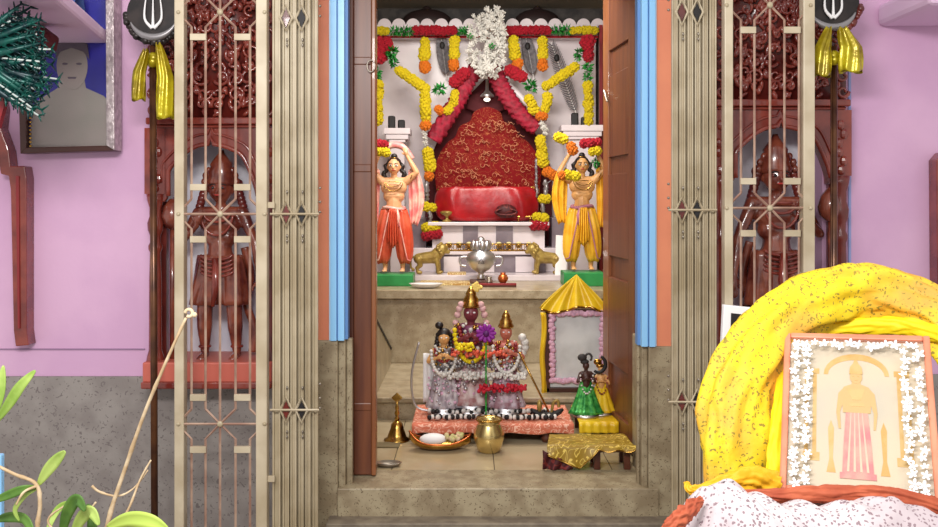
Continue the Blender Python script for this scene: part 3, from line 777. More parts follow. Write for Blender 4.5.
# dark arch recess + maroon hanging
m = MB(); m.pprism([(425, 285), (425, 170), (438, 140), (455, 112), (472, 92), (486, 78), (502, 92), (520, 112), (540, 140), (552, 170), (552, 285)], YB-.06, 0, .03)
tag(m.build('maroon_backdrop_cloth', maroon), 'dark maroon cloth hung in the arch behind the red throne', 'cloth')
for px, (w_, h_) in ((427, (26, 9)), (537, (24, 10))):
    m = MB(); c = A(px, 24, 6.95); m.ball(c, (w_/F*6.95, .12, .115), 20, 12); m.ball(c+Vector((0, 0, .09)), (.04, .04, .05), 10, 8)
    m.tube([(c.x, 6.95, c.z), (c.x, 6.95, c.z-.3)], .02, 8)
    tag(m.build('dark_dome', mat('dark_dome_stone', (44, 28, 28), .6) if 'dark_dome_stone' not in MATS else MATS['dark_dome_stone'], smooth=True), 'dark rounded dome rising above the %s half of the scalloped canopy beam' % ('left' if px < 480 else 'right'), 'dome', 'dark domes above the canopy')

# marble side pedestals with capitals
def pedestal(label, xa, xb, yt, Yp, dark):
    root = thing('marble_pillar', label, 'pillar', (X((xa+xb)/2, Yp), Yp, zsl), 'short marble pillars')
    MB().box((X(xa, Yp), Yp-.06, zsl), (X(xb, Yp), Yp+.12, Z(yt+14, Yp))).build('shaft', marble, root, bevel=.004)
    m = MB()
    for k, (e, y0, y1) in enumerate(((1, 14, 11), (4, 11, 6), (6, 6, 0))):
        m.box((X(xa-e, Yp), Yp-.08-.01*k, Z(yt+y0, Yp)), (X(xb+e, Yp), Yp+.12, Z(yt+y1, Yp)))
    m.build('capital', marble, root, bevel=.003)
    m = MB(); c = A((xa+xb)/2, yt-6, Yp); m.box((c.x-.07, Yp-.03, Z(yt, Yp)), (c.x-.02, Yp+.03, Z(yt-13, Yp))); m.box((c.x+.0, Yp-.03, Z(yt, Yp)), (c.x+.05, Yp+.03, Z(yt-9, Yp))); m.build('dark_figurine_top', black, root, bevel=.01)
pedestal('short marble pillar with stepped capital behind the orange-clad figurine', 391, 405, 129, 6.5, 1)
pedestal('short marble pillar with stepped capital behind the yellow-clad figurine', 566, 596, 126, 6.5, 1)

# stepped marble altar
root = thing('marble_altar', 'stepped white and grey marble altar under the red throne', 'altar', (X(487, 6.2), 6.2, zsl))
zlo = Z(273, 6.2)
MB().box((X(405, 6), 6.0, zsl), (X(568, 6), 6.7, zlo)).build('lower_step', marble, root, bevel=.004)
zt1 = Z(222, 6.35)
MB().box((X(432, 6.35), 6.38, zlo), (X(545, 6.35), 6.7, zt1-.02)).build('altar_block', marble, root)
MB().box((X(428, 6.35), 6.33, zt1-.025), (X(549, 6.35), 6.7, zt1)).build('altar_top_slab', marble, root, bevel=.004)
for a, c in ((463, 478), (496, 513)):
    MB().box((X(a, 6.35), 6.368, zlo+.005), (X(c, 6.35), 6.385, zt1-.03)).build('grey_inlay', marbleg, root)
MB().box((X(440, 6.3), 6.24, zlo), (X(545, 6.3), 6.37, Z(254, 6.3))).build('front_ledge', marbleg, root, bevel=.003)
MB().box((X(440, 6.3), 6.22, Z(254, 6.3)), (X(545, 6.3), 6.37, Z(251, 6.3))).build('ledge_slab', marble, root, bevel=.003)
for a, c in ((480, 494), (515, 534), (444, 460)):
    MB().box((X(a, 6.3), 6.23, zlo+.003), (X(c, 6.3), 6.25, Z(256, 6.3))).build('white_inlay', marble, root)
for a, c, y in ((410, 436, 248), (540, 568, 248)):
    MB().box((X(a, 6.35), 6.33, zlo), (X(c, 6.35), 6.66, Z(y, 6.35))).build('side_step', marble, root, bevel=.004)
for a, c, y in ((410, 426, 218), (552, 568, 218)):
    MB().box((X(a, 6.4), 6.42, zlo), (X(c, 6.4), 6.66, Z(y, 6.4))).build('side_block', marbleg, root, bevel=.004)

# throne: seat cushion and embroidered back
YT = 6.5
m = MB()
def seat(u, v):
    a = 2*PI*u; k = math.sin(PI*v)**.35
    ex = abs(math.cos(a))**.45*math.copysign(1, math.cos(a)); ey = abs(math.sin(a))**.6*math.copysign(1, math.sin(a))
    c = A(487, 0, YT); k = math.sin(PI*v)**.14; return Vector((c.x+ex*.375*k+.006*math.sin(u*40+v*5), YT+ey*.13*k+.012*math.sin(ex*14+v*3), zt1+.004+.25*(1-math.cos(PI*v))/2))
m.grid(seat, 60, 14)
ct = m.build('throne_cushion', redsat, smooth=True); tag(ct, 'shiny red satin covered seat at the foot of the embroidered throne back', 'cushion')
ol = [(437, 196), (435, 172), (439, 155), (448, 142), (455, 137), (460, 126), (470, 121), (474, 112), (487, 107), (500, 112), (504, 121), (514, 126), (519, 136), (528, 142), (537, 155), (541, 172), (539, 196)]
pts = spline([(p[0], p[1], 0) for p in ol], 4)
m = MB(); c = (487, 165); YR = 6.56; nn = len(pts); rings = 9
vs = []
for r in range(rings+1):
    t = 1-r/rings*.97
    for p in pts:
        px_ = c[0]+(p.x-c[0])*t; py_ = c[1]+(p.y-c[1])*t
        vs.append(A(px_, py_, YR)+Vector((0, -.07*(1-t**3), 0)))
fs = [(r*nn+i, r*nn+(i+1) % nn, (r+1)*nn+(i+1) % nn, (r+1)*nn+i) for r in range(rings) for i in range(nn)]
fs.append(tuple(rings*nn+i for i in range(nn)))
m.add(vs, fs)
ti = len(m.v); m.m = 1; o = None
_late = lambda: tag(m.build('embroidered_throne', [redemb, MATS['pale_gold_thread']], smooth=True), 'domed throne back covered in red cloth with gold curly embroidery', 'throne')
rr = random.Random(9); mat('pale_gold_thread', (206, 140, 104), .4, .3)
for k in range(95):
    for _ in range(20):
        x, y = rr.uniform(441, 533), rr.uniform(116, 186)
        if ((x-487)/49)**2+((y-192)/80)**2 < .93: break
    P = A(x, y, YR-.085); r = rr.uniform(.008, .017); a0 = rr.uniform(0, 6)
    m.tube([P+Vector((r*math.cos(t), .004*math.sin(t*2), r*math.sin(t))) for t in [a0+fit(0, 4.6, i/10) for i in range(11)]], .0024, 5)
    if k % 3 == 0: m.tube([P+Vector((r+.01*i, 0, .008*math.sin(i*1.5))) for i in range(5)], .0022, 5)
o = _late()
tr = MB()
pp = [A(437+102*k/30, 189+2*math.sin(k*1.3), YR-.09) for k in range(31)]
tr.tube(pp, .008, 6); tr.build('gold_trim', brass, o, True)
# small pile of offerings on seat
m = MB(); m.ball(A(506, 211, 6.34), (.075, .04, .05)); m.tube([A(506+11*math.cos(t), 212+3*math.sin(t), 6.31) for t in [k*2*PI/16 for k in range(16)]], .008, 6, close=True)
tag(m.build('folded_turban', maroonb, smooth=True), 'small dark maroon folded turban on the front of the red throne seat', 'turban')
# lamp over throne
rt = thing('small_hanging_lamp', 'small lit silver lamp at the peak of the arch above the throne', 'lamp', A(487, 97, 6.55))
MB().lathe(A(487, 97, 6.55), [(.05, 0), (.05, .012), (.03, .03), (.012, .05), (.006, .16)], 16).build('lamp_cap', silver, rt, True)
MB().ball(A(487, 98, 6.55)-Vector((0, 0, .012)), (.024, .024, .014)).build('bulb', bulb, rt, True)
m = MB(); m.pprism([(466, 108), (470, 96), (487, 88), (504, 96), (508, 108), (500, 112), (474, 112)], 6.62, 0, .08)
tag(m.build('carved_throne_crest', maroon, bevel=.01), 'dark carved crest peeking above the red throne back', 'carving')

# crimson ruffled drape arms
def ruffle(pts, label, r):
    P = spline([A(a, b_, 6.42) for a, b_ in pts], 12); m = MB()
    n = len(P); k0 = len(m.v); m.tube(P, [r*(1+.10*math.sin(i*2.1)) for i in range(n)], 26, flat=.5)
    for j in range(n):
        for k in range(26):
            v = Vector(m.v[j*26+k]); d_ = v-P[j]; f_ = 1+.20*math.sin(k*PI*2/26*6+j*1.3)+.14*noise.noise(v*60); m.v[j*26+k] = tuple(P[j]+d_*f_)
    o = m.build('ruffled_garland', crimson, smooth=True); tag(o, label, 'garland', 'crimson ruffled garlands')
ruffle([(478, 66), (468, 80), (459, 98), (448, 116), (433, 140)], 'crimson ruffled garland sweeping down the left side of the throne arch', .055)
ruffle([(493, 66), (499, 82), (508, 98), (522, 116), (538, 128)], 'crimson ruffled garland sweeping down the right side of the throne arch', .055)
# white inner edging of the arch
for q, pts in ((1, [(505, 80), (520, 96), (532, 108), (545, 122)]),):
    m = MB(); P = spline([A(a, b_, 6.52) for a, b_ in pts], 8); m.tube(P, .022, 10, flat=.5)
    tag(m.build('white_cloth_edging', marble, smooth=True), 'white cloth edging showing %s the crimson garland at the throne arch' % ('under the left arm of' if q == 0 else 'outside the right arm of'), 'cloth', 'white cloth edgings')

# ------------------------------------------------------------------ flower garlands
def marig_mesh():
    m = MB(); rr = random.Random(1)
    m.ball((0, 0, 0), (.7, .7, .62), 10, 7)
    for k in range(26):
        z = 1-2*(k+.5)/26; a = k*2.4; r = math.sqrt(1-z*z)
        m.ball((r*math.cos(a)*.68, r*math.sin(a)*.68, z*.6), (.3, .3, .26), 6, 4)
    return m
def proto_mesh(name, mb, mt):
    me = bpy.data.meshes.new(name); me.from_pydata(mb.v, [], mb.f); me.materials.append(mt)
    me.polygons.foreach_set('use_smooth', [True]*len(me.polygons)); return me
FM = {'y': proto_mesh('yellow_marigold', marig_mesh(), yel), 'o': proto_mesh('orange_marigold', marig_mesh(), ora), 'r': proto_mesh('red_rosette', marig_mesh(), redf)}
def tinsel():
    m = MB(); rr = random.Random(2)
    for k in range(34):
        d = Vector((rr.gauss(0, 1), rr.gauss(0, 1)*.6, rr.gauss(0, 1))).normalized(); e = d.cross(Vector((rr.random(), rr.random(), rr.random()))).normalized()*.13
        p = d*.15; q = d*rr.uniform(.8, 1.15); mm = (p+q)/2
        n_ = d.cross(e).normalized()*.03
        m.add([p, mm+e, q, mm-e, mm+n_], [(0, 1, 4), (1, 2, 4), (2, 3, 4), (3, 0, 4), (0, 3, 2, 1)])
    return m
FM['g'] = proto_mesh('green_tinsel', tinsel(), grn)
def wsprig():
    m = MB(); rr = random.Random(4)
    for k in range(26):
        d = Vector((rr.gauss(0, 1), rr.gauss(0, 1)*.6, rr.gauss(0, 1))).normalized(); m.cap(d*.2, .08, d*rr.uniform(.7, 1.1), .13, 6)
    return m
FM['w'] = proto_mesh('white_blossom', wsprig(), whtf)
FM['p'] = proto_mesh('purple_blossom', wsprig(), purple)
def sbead():
    m = MB(); m.lathe((0, 0, -1), [(.2, 0), (.45, .4), (.25, .8), (.5, 1.2), (.2, 2)], 8); return m
FM['s'] = proto_mesh('silver_bead', sbead(), silverst)
NM = {'y': 'yellow_marigold', 'o': 'orange_marigold', 'r': 'red_rosette', 'g': 'green_tinsel', 'w': 'white_blossom', 's': 'silver_bead', 'p': 'purple_blossom'}
def garland(label, segs, Y, group='marigold garlands of the shrine', cat='garland'):
    """segs: (kind, x0,y0,x1,y1,count,size_px)"""
    a = segs[0]; root = thing('flower_garland', label, cat, A(a[1], a[2], Y), group)
    base = root.location.copy(); pts = []
    for kd, x0, y0, x1, y1, n, sz in segs:
        pts += [A(x0, y0, Y+.01), A(x1, y1, Y+.01)]
        for i in range(n):
            t = (i+.5)/n; o = bpy.data.objects.new(NM[kd], FM[kd]); COL.objects.link(o); o.parent = root
            o.location = A(fit(x0, x1, t)+R.uniform(-.5, .5), fit(y0, y1, t)+R.uniform(-.5, .5), Y)-base+Vector((0, R.uniform(-.01, .01), 0))
            r = sz*1.12/F*Y*R.uniform(.92, 1.08); o.scale = (r, r*.8, r); o.rotation_euler = (R.uniform(-.4, .4), R.uniform(-.5, .5) if kd != 's' else 0, R.uniform(0, 6))
    m = MB(); m.tube(pts, .004, 5); m.build('string', silverst, root)
YG = 6.42
garland('row garland of yellow, green and crimson blossoms on the left half of the canopy beam', [('y', 370, 31, 389, 31, 4, 5), ('g', 391, 31, 412, 31, 4, 6.5), ('r', 414, 30, 456, 31, 8, 5.6), ('g', 457, 31, 470, 31, 3, 6)], YG+.1)
garland('row garland of crimson, green and yellow blossoms on the right half of the canopy beam', [('r', 506, 31, 550, 30, 8, 5.6), ('g', 552, 30, 569, 30, 4, 6.5), ('y', 571, 30, 597, 30, 5, 5)], YG+.1)
garland('outermost left hanging garland with crimson rosettes above yellow marigolds', [('r', 378, 40, 380, 60, 3, 9), ('r', 386, 40, 388, 50, 2, 7), ('g', 377, 70, 377, 80, 2, 7), ('y', 378, 82, 378, 124, 7, 6)], YG)
garland('outermost right hanging garland with crimson rosettes above yellow marigolds', [('r', 587, 38, 589, 60, 3, 8), ('g', 588, 64, 588, 80, 3, 6.5), ('y', 588, 82, 589, 125, 7, 5.8)], YG)
garland('slanting yellow marigold garland from the upper left corner towards the throne', [('g', 391, 50, 394, 64, 3, 7), ('y', 397, 69, 427, 90, 7, 6), ('g', 436, 90, 444, 88, 2, 7), ('r', 452, 84, 466, 72, 4, 7)], YG-.04)
garland('slanting yellow marigold garland from the upper right corner towards the throne', [('g', 579, 50, 577, 60, 2, 6), ('y', 576, 66, 544, 88, 7, 6), ('g', 534, 88, 528, 84, 2, 7), ('r', 523, 78, 508, 70, 4, 7)], YG-.04)
garland('short yellow and orange marigold drop hanging left of the peacock feather on the left side', [('y', 425, 40, 425, 58, 4, 6.3), ('o', 425, 64, 425, 70, 2, 6)], YG)
garland('short yellow and orange marigold drop hanging nearest the white blossoms on the left', [('y', 455, 38, 454, 58, 4, 6.3), ('o', 454, 62, 454, 68, 2, 6)], YG)
garland('short yellow and orange marigold drop hanging nearest the white blossoms on the right', [('y', 513, 38, 516, 58, 4, 6.3), ('o', 517, 62, 518, 68, 2, 6)], YG)
garland('short yellow and orange marigold drop hanging between the two right peacock feathers', [('y', 542, 38, 543, 58, 4, 6.3), ('o', 543, 62, 543, 68, 2, 6)], YG)
garland('small curl of yellow and orange marigolds left of the throne arch', [('y', 455, 92, 454, 104, 3, 5.5), ('y', 451, 108, 446, 111, 2, 5.5), ('o', 441, 111, 437, 109, 2, 5)], YG-.02)
garland('long garland left of the throne, silver beads between marigolds, red rosettes at its end', [('y', 425, 93, 426, 120, 5, 6.5), ('o', 426, 122, 426, 128, 1, 6), ('w', 425, 131, 425, 146, 4, 3), ('y', 428, 150, 430, 170, 4, 7), ('o', 429, 174, 429, 178, 1, 7), ('s', 427, 182, 427, 198, 4, 5), ('y', 424, 206, 434, 208, 3, 5.5), ('s', 430, 212, 430, 220, 2, 5), ('y', 424, 228, 438, 226, 3, 6), ('r', 424, 236, 439, 234, 4, 6)], YG-.06)
garland('long garland right of the throne, silver beads between marigolds, red rosettes at its end', [('y', 528, 96, 535, 112, 3, 6.3), ('y', 548, 94, 545, 112, 3, 6.3), ('o', 538, 115, 546, 117, 2, 5.5), ('w', 541, 122, 546, 132, 5, 3.5), ('y', 540, 138, 544, 165, 6, 6.5), ('o', 546, 171, 556, 177, 3, 6), ('s', 546, 184, 546, 196, 4, 5), ('y', 540, 199, 549, 199, 2, 5.5), ('s', 543, 204, 543, 212, 3, 4.5), ('y', 534, 217, 545, 218, 3, 5.5), ('r', 532, 225, 547, 225, 4, 6.5)], YG-.06)
garland('marigold garland looped over the raised arm of the yellow-clad figurine', [('y', 556, 136, 566, 140, 2, 6), ('o', 571, 145, 573, 152, 2, 6), ('o', 560, 176, 564, 174, 1, 6), ('y', 566, 174, 578, 177, 3, 6)], 5.6)
garland('yellow and crimson blossoms hung above the yellow-clad figurine near the right door leaf', [('r', 582, 144, 600, 142, 4, 5.5), ('y', 590, 152, 600, 151, 2, 5.5), ('g', 594, 160, 598, 166, 2, 5)], 5.68)
garland('red and yellow marigold bunch above the orange-clad figurine', [('r', 374, 143, 386, 144, 4, 5), ('y', 376, 151, 388, 152, 3, 5.5)], 5.65)
for px0, px1 in ((566, 566), ):
    pass
# beads black strings near right garland
garland('string of small dark and white beads beside the right long garland', [('s', 536, 160, 537, 196, 10, 3.2)], YG-.03)
# white blossom cascade
root = thing('white_blossom_cascade', 'dense white blossom cascade hanging from the middle of the canopy beam', 'garland', A(486, 20, YG-.1))
ws = [(480, 503, 17), (471, 505, 24), (469, 506, 34), (469, 505, 44), (469, 503, 54), (473, 500, 63), (477, 497, 69)]
rr = random.Random(11); cnt = 0
bb = MB()
for a_, b_, y in ws:
    for i in range(14):
        x = rr.uniform(a_, b_); yy = y+rr.uniform(-6, 6)
        o = bpy.data.objects.new('white_blossom', FM['w']); COL.objects.link(o); o.parent = root
        o.location = A(x, yy, YG-.1+rr.uniform(-.05, .05))-root.location; r = rr.uniform(3.6, 5.6)/F*YG; o.scale = (r*.9, r*.8, r*1.25); o.rotation_euler = (rr.uniform(-.6, .6), rr.uniform(-.9, .9), rr.uniform(0, 6))
for p in ((492, 46), (470, 36)):
    o = bpy.data.objects.new('green_tinsel', FM['g']); COL.objects.link(o); o.parent = root; o.location = A(p[0], p[1], YG-.16)-root.location; o.scale = (.03,)*3
# peacock feathers on marble
def feather(label, x0, y0, x1, y1):
    Y = 6.66; root = thing('peacock_feather', label, 'feather', A(x1, y1, Y), 'peacock feathers on the marble')
    P0, P1 = A(x0, y0, Y), A(x1, y1, Y); d = (P0-P1).normalized(); sd = Vector((d.z, 0, -d.x))
    m = MB(); m.tube([P1, P0], .004, 6); m.build('quill', white, root)
    m = MB(); L = (P0-P1).length
    for k in range(26):
        t = .15+.8*k/25; w_ = .012+.04*math.sin(PI*min(1, t))**.6
        for q in (-1, 1):
            a = P1+d*L*t; m.tube([a, a+sd*q*w_*.6+d*.02, a+sd*q*w_+d*.045], [.005, .005, .002], 5)
    m.build('vane', greyf, root, True)
    MB().ball(P1+d*L*.8-Vector((0, .01, 0)), (.02, .008, .028)).build('eye_spot', black, root, True)
feather('grey peacock feather between the two left marigold drops', 441, 37, 447, 80)
feather('grey peacock feather between the two right marigold drops', 526, 38, 534, 80)
feather('long grey peacock feather slanting down the right marble wall', 551, 42, 579, 122)

# ------------------------------------------------------------------ small things on the altar slab
def lion(label, px, py, mirror):
    Y = 6.12; c = A(px, py, Y); q = -1 if mirror else 1; s = 1.0
    root = thing('bronze_lion', label, 'figurine', (c.x, Y, zlo), 'gold lion figurines')
    z0 = zlo
    def P(x, y, z): return Vector((c.x+q*x, Y+y, z0+z))
    b = MB(); b.cap(P(-.075, 0, .105), .038, P(.03, 0, .115), .044); b.cap(P(.03, 0, .115), .046, P(.062, 0, .15), .042)
    b.ball(P(.085, 0, .17), (.04, .036, .038)); b.cap(P(.095, 0, .16), .022, P(.122, 0, .15), .016)
    for x, y in ((.045, -.024), (.05, .024)): b.cap(P(x, y, .1), .02, P(x+.01, y, .05), .014); b.cap(P(x+.01, y, .05), .014, P(x+.01, y, .014), .012); b.cap(P(x+.01, y, .012), .012, P(x+.028, y, .012), .011)
    for x, y in ((-.075, -.024), (-.08, .024)): b.cap(P(x, y, .1), .027, P(x+.012, y, .06), .016); b.cap(P(x+.012, y, .06), .016, P(x-.012, y, .04), .011); b.cap(P(x-.012, y, .04), .011, P(x-.004, y, .014), .011); b.cap(P(x-.004, y, .012), .012, P(x+.014, y, .012), .011)
    for y in (-.022, .022): b.ball(P(.075, y, .207), (.01, .008, .012))
    b.build('body', bronze, root, vox=.0035, sm=2)
    b = MB(); b.tube(spline([P(-.11, 0, .12), P(-.13, 0, .1), P(-.13, 0, .05), P(-.115, 0, .03)], 5), .007, 8); b.ball(P(-.115, 0, .03), .012); b.build('tail', bronze, root, True)
    b = MB()
    for k in range(16):
        a = k*.39; b.ball(P(.065+.012*math.cos(a*3), .04*math.sin(a), .16+.042*math.cos(a)), .014, 8, 6)
    b.build('mane', bronze, root, True)
lion('gold lion figurine left of the altar, facing right', 430, 272, False)
lion('gold lion figurine right of the altar, facing left', 545, 270, True)
# brass rack with small cups on front ledge
zl = Z(251, 6.3)
root = thing('brass_offering_rack', 'low ornate brass rack lined with little bowls on the altar ledge', 'rack', A(492, 251, 6.29))
m = MB()
for z in (.006, .05): m.tube([(X(445, 6.29), 6.27, zl+z), (X(533, 6.29), 6.27, zl+z)], .006, 6)
for k in range(20): x = fit(X(446, 6.29), X(532, 6.29), k/19); m.tube([(x+.012*math.cos(t), 6.268, zl+.028+.018*math.sin(t)) for t in [i*2*PI/10 for i in range(10)]], .003, 5, close=True)
m.build('filigree_rail', brass, root, True)
cup = MB().lathe((0, 0, 0), [(.012, 0), (.016, .006), (.024, .025), (.026, .034), (.022, .034), (.014, .012)], 14)
cm = proto_mesh('offering_bowl', cup, brass)
fill = MB().ball((0, 0, .03), (.02, .02, .014), 8, 6); fmz = proto_mesh('bowl_filling', fill, mat('cream_sweets', (236, 222, 160), .6))
for k in range(9):
    c = A(449+k*10, 251, 6.29)
    o = bpy.data.objects.new('offering_bowl', cm); COL.objects.link(o); o.parent = root; o.location = Vector((c.x, 6.315, zl+.02))-root.location
    f = bpy.data.objects.new('bowl_filling', fmz); COL.objects.link(f); f.parent = o; f.location = (0, 0, 0)
# brass little chair, right
Yc = 6.42; c = A(524, 236, Yc); root = thing('brass_miniature_throne', 'tiny brass throne with looped back at the right end of the altar top', 'figurine', (c.x, Yc, zt1))
m = MB()
MB().box((c.x-.05, Yc-.04, zt1+.03), (c.x+.05, Yc+.03, zt1+.042)).build('seat', brass, root, bevel=.003)
for dx in (-.042, .042):
    for dy in (-.032, .022): MB().tube([(c.x+dx, Yc+dy, zt1), (c.x+dx, Yc+dy, zt1+.034)], .006, 8).build('leg', brass, root, True)
# keep it standing in front of slab edge
m.tube(spline([(c.x-.045, Yc+.025, zt1+.04), (c.x-.055, Yc+.025, zt1+.09), (c.x-.02, Yc+.025, zt1+.125), (c.x+.03, Yc+.025, zt1+.12), (c.x+.055, Yc+.025, zt1+.08), (c.x+.045, Yc+.025, zt1+.04)], 6), .006, 8); m.build('looped_back', brass, root, True)
# silver urn with handles (centre)
Yu = 5.85; c = A(481, 281, Yu); root = thing('silver_urn', 'ornate silver urn with petalled lid standing on the dark tray at the slab edge', 'urn', (c.x, Yu, zsl))
MB().box((c.x-.075, Yu-.05, zsl), (c.x+.075, Yu+.05, zsl+.022)).build('wooden_base', woodd, root, bevel=.006)
MB().lathe((c.x, Yu, zsl+.022), [(.022, 0), (.03, .01), (.018, .03), (.018, .045), (.06, .07), (.092, .11), (.1, .14), (.085, .17), (.05, .19), (.05, .2)], 26).build('urn_body', silver, root, True)
m = MB()
for k in range(9): a = k*2*PI/9; m.ball((c.x+.05*math.cos(a), Yu+.05*math.sin(a), zsl+.245), (.022, .022, .036), 8, 6)
m.ball((c.x, Yu, zsl+.26), (.03, .03, .045)); m.lathe((c.x, Yu, zsl+.215), [(.04, 0), (.055, .02), (.03, .04)], 16); m.build('petalled_lid', silver, root, True)
for q in (-1, 1): MB().tube(spline([(c.x+q*.09, Yu, zsl+.17), (c.x+q*.135, Yu, zsl+.165), (c.x+q*.13, Yu, zsl+.12), (c.x+q*.095, Yu, zsl+.11)], 6), .008, 8).build('handle', silver, root, True)
m = MB(); m.tube([(c.x+.022*math.cos(t), Yu-.1, zsl+.145+.022*math.sin(t)) for t in (PI/2, PI*7/6, PI*11/6)], .003, 6, close=True); m.build('triangle_mark', black, root)
# dark tray with ball
Yt = 5.62; c = A(498, 282, Yt); root = thing('wooden_tray', 'small dark wooden tray holding a copper ball and bits on the slab edge', 'tray', (c.x, Yt, zsl))
MB().box((X(478, Yt), Yt-.05, zsl), (X(516, Yt), Yt+.05, zsl+.016)).build('tray_board', woodd, root, bevel=.004)
MB().box((X(478, Yt), Yt-.055, zsl+.012), (X(516, Yt), Yt-.045, zsl+.026)).build('tray_lip', redd, root, bevel=.002)
cpr = mat('copper', (208, 112, 60), .3, .8)
tag(MB().lathe((X(503, Yt), Yt, zsl+.02), [(.015, 0), (.026, .012), (.034, .03), (.026, .05), (.014, .058), (.02, .066)], 16).build('copper_pot', cpr, smooth=True), 'tiny round copper pot standing in the small dark tray', 'pot')
tag(MB().lathe((X(489, Yt), Yt, zsl+.02), [(.02, 0), (.024, .014), (.012, .02), (.02, .04)], 16).build('incense_cup', metal, smooth=True), 'tiny grey incense cup left of the copper pot in the tray', 'cup')
# yellow flower below the tray on slab face edge
o = MB(); 
for k in range(18): a = k*2.4; o.ball((A(477, 288, 5.43).x+.02*math.sqrt(k/18)*math.cos(a)*1.5, 5.44+.02*math.sqrt(k/18)*math.sin(a), zsl+.014), (.01, .01, .012), 8, 6)
tag(o.build('yellow_blossom', mat('pale_yellow_petals', (236, 210, 120), .6), smooth=True), 'pale yellow blossom lying at the front edge of the slab below the urn', 'flower')
# white oval dish + gold mat
m = MB(); c = A(426, 284, 5.52); m.lathe((c.x, 5.52, zsl), [(.03, 0), (.07, .008), (.092, .026), (.095, .03), (.08, .022), (.02, .012)], 30, 1.1, .7)
tag(m.build('oval_dish', white, smooth=True), 'white oval dish at the slab edge beside the orange-clad figurine', 'dish')
m = MB(); m.box((X(420, 5.8), 5.7, zsl), (X(470, 5.8), 5.92, zsl+.012)); o = m.build('brocade_mat', chowk2 if False else mat('gold_and_white_brocade', (232, 216, 160), .5, c2=(176, 132, 66), kind='contour', scale=26, lo=.2, hi=.5)); tag(o, 'gold and white brocade mat in front of the left lion', 'mat')
m = MB(); m.box((X(447, 5.98), 6.06, zlo), (X(466, 5.98), 6.2, zlo+.01)); tag(m.build('brocade_strip', MATS['gold_and_white_brocade']), 'narrow brocade strip on the altar step behind the left lion', 'mat')
# white booklet leaning at right
m = MB(); P = [A(555, 276, 6.05), A(566, 277, 6.0), A(568, 236, 6.1), A(556, 235, 6.15)]
t = Vector((0, .012, 0)); m.add(P+[p+t for p in P], [(0, 1, 2, 3), (7, 6, 5, 4), (0, 4, 5, 1), (1, 5, 6, 2), (2, 6, 7, 3), (3, 7, 4, 0)])
tag(m.build('white_booklet', paper), 'white booklet leaning upright between the right lion and the yellow-clad figurine', 'booklet')
# small peacock-shaped brass lamp left on altar
Yc = 6.4; c = A(447, 236, Yc); root = thing('brass_swan_lamp', 'small brass swan lamp at the left end of the altar top', 'lamp', (c.x, Yc, zt1))
m = MB(); m.lathe((c.x, Yc, zt1), [(.035, 0), (.03, .01), (.01, .02), (.01, .04), (.04, .055), (.05, .07), (.03, .078)], 16); m.build('lamp_bowl', bronze, root, True)
m = MB(); m.tube(spline([(c.x+.04, Yc, zt1+.07), (c.x+.07, Yc, zt1+.09), (c.x+.06, Yc, zt1+.12), (c.x+.085, Yc, zt1+.125)], 6), [.01]*18+[.003], 8); m.build('swan_neck', bronze, root, True)

# ------------------------------------------------------------------ low table (chowki) with idols
Yc0, Yc1 = 4.06, 4.44; zc = Z(425, 4.06)
root = thing('low_offering_table', 'low wooden table under a coral brocade cloth in the middle of the shrine floor', 'table', (X(490, 4.25), 4.25, zf))
zleg = zc-.03
xa, xb = X(412, Yc0), X(574, Yc0)
for x in (xa+.03, xb-.12):
    for y in (Yc0+.04, Yc1-.03): MB().lathe((x, y, zf), [(.022, 0), (.028, .02), (.018, .035), (.026, max(.04, zleg-zf))], 14).build('leg', woodd, root, True)
MB().box((xa+.01, Yc0+.03, zleg-.01), (xb-.01, Yc1, zc-.004)).build('tabletop', woodd, root, bevel=.004)
m = MB()
def ch(u, v):
    x = fit(xa, xb, u)*(1 if v > .25 else 1.0); 
    if v < .25:
        t = v/.25; return Vector((x, Yc0-.004-.004*math.sin(u*50), zc-.038*(1-t)+.004*math.sin(u*23)*(1-t)))
    t = (v-.25)/.75; return Vector((x, fit(Yc0, Yc1, t), zc+.002+.002*math.sin(u*30)*math.sin(t*9)))
m.grid(ch, 80, 20); tag(m.build('brocade_tablecloth', chowkicl, smooth=True, solid=.006), 'coral brocade cloth spread over the low table', 'tablecloth')
ztop = zc+.007
# wooden tray of black and white shells along the base
def shells():
    rt = thing('shell_garland', 'garland of dark and white knots along the front of the low table', 'garland', (X(490, 4.14), 4.14, ztop))
    n = 46; km = [proto_mesh('knot', MB().ball((0, 0, 0), (.013, .010, .0125), 8, 6), q) for q in (black, whtf)]
    for k in range(n):
        x = fit(430, 554, k/(n-1))
        for rr_, yy in ((0, 4.13), (1, 4.21)):
            w_ = (k+rr_) % 2; o = bpy.data.objects.new('white_knot' if w_ else 'dark_knot', km[w_]); COL.objects.link(o); o.parent = rt
            o.location = Vector((X(x+R.uniform(-1, 1), yy), yy+R.uniform(-.01, .01), ztop+.013+.012*rr_*R.random()))-rt.location; o.rotation_euler = (0, R.uniform(-.6, .6), R.uniform(0, 3))
shells()
def adorn(root, P, s, n, mts, zr=(.45, .72), rx=.13, seed=0):
    q = random.Random(seed)
    for nm, mt in mts:
        m = MB()
        for k in range(n):
            z = q.uniform(*zr); x = q.uniform(-1, 1); t = abs(x)
            m.ball(P(x*rx, -.095*(1-t*t*.5)-q.uniform(0, .03), z), s*q.uniform(.009, .02), 6, 5)
        m.build(nm, mt, root, True)['kind'] = 'stuff'
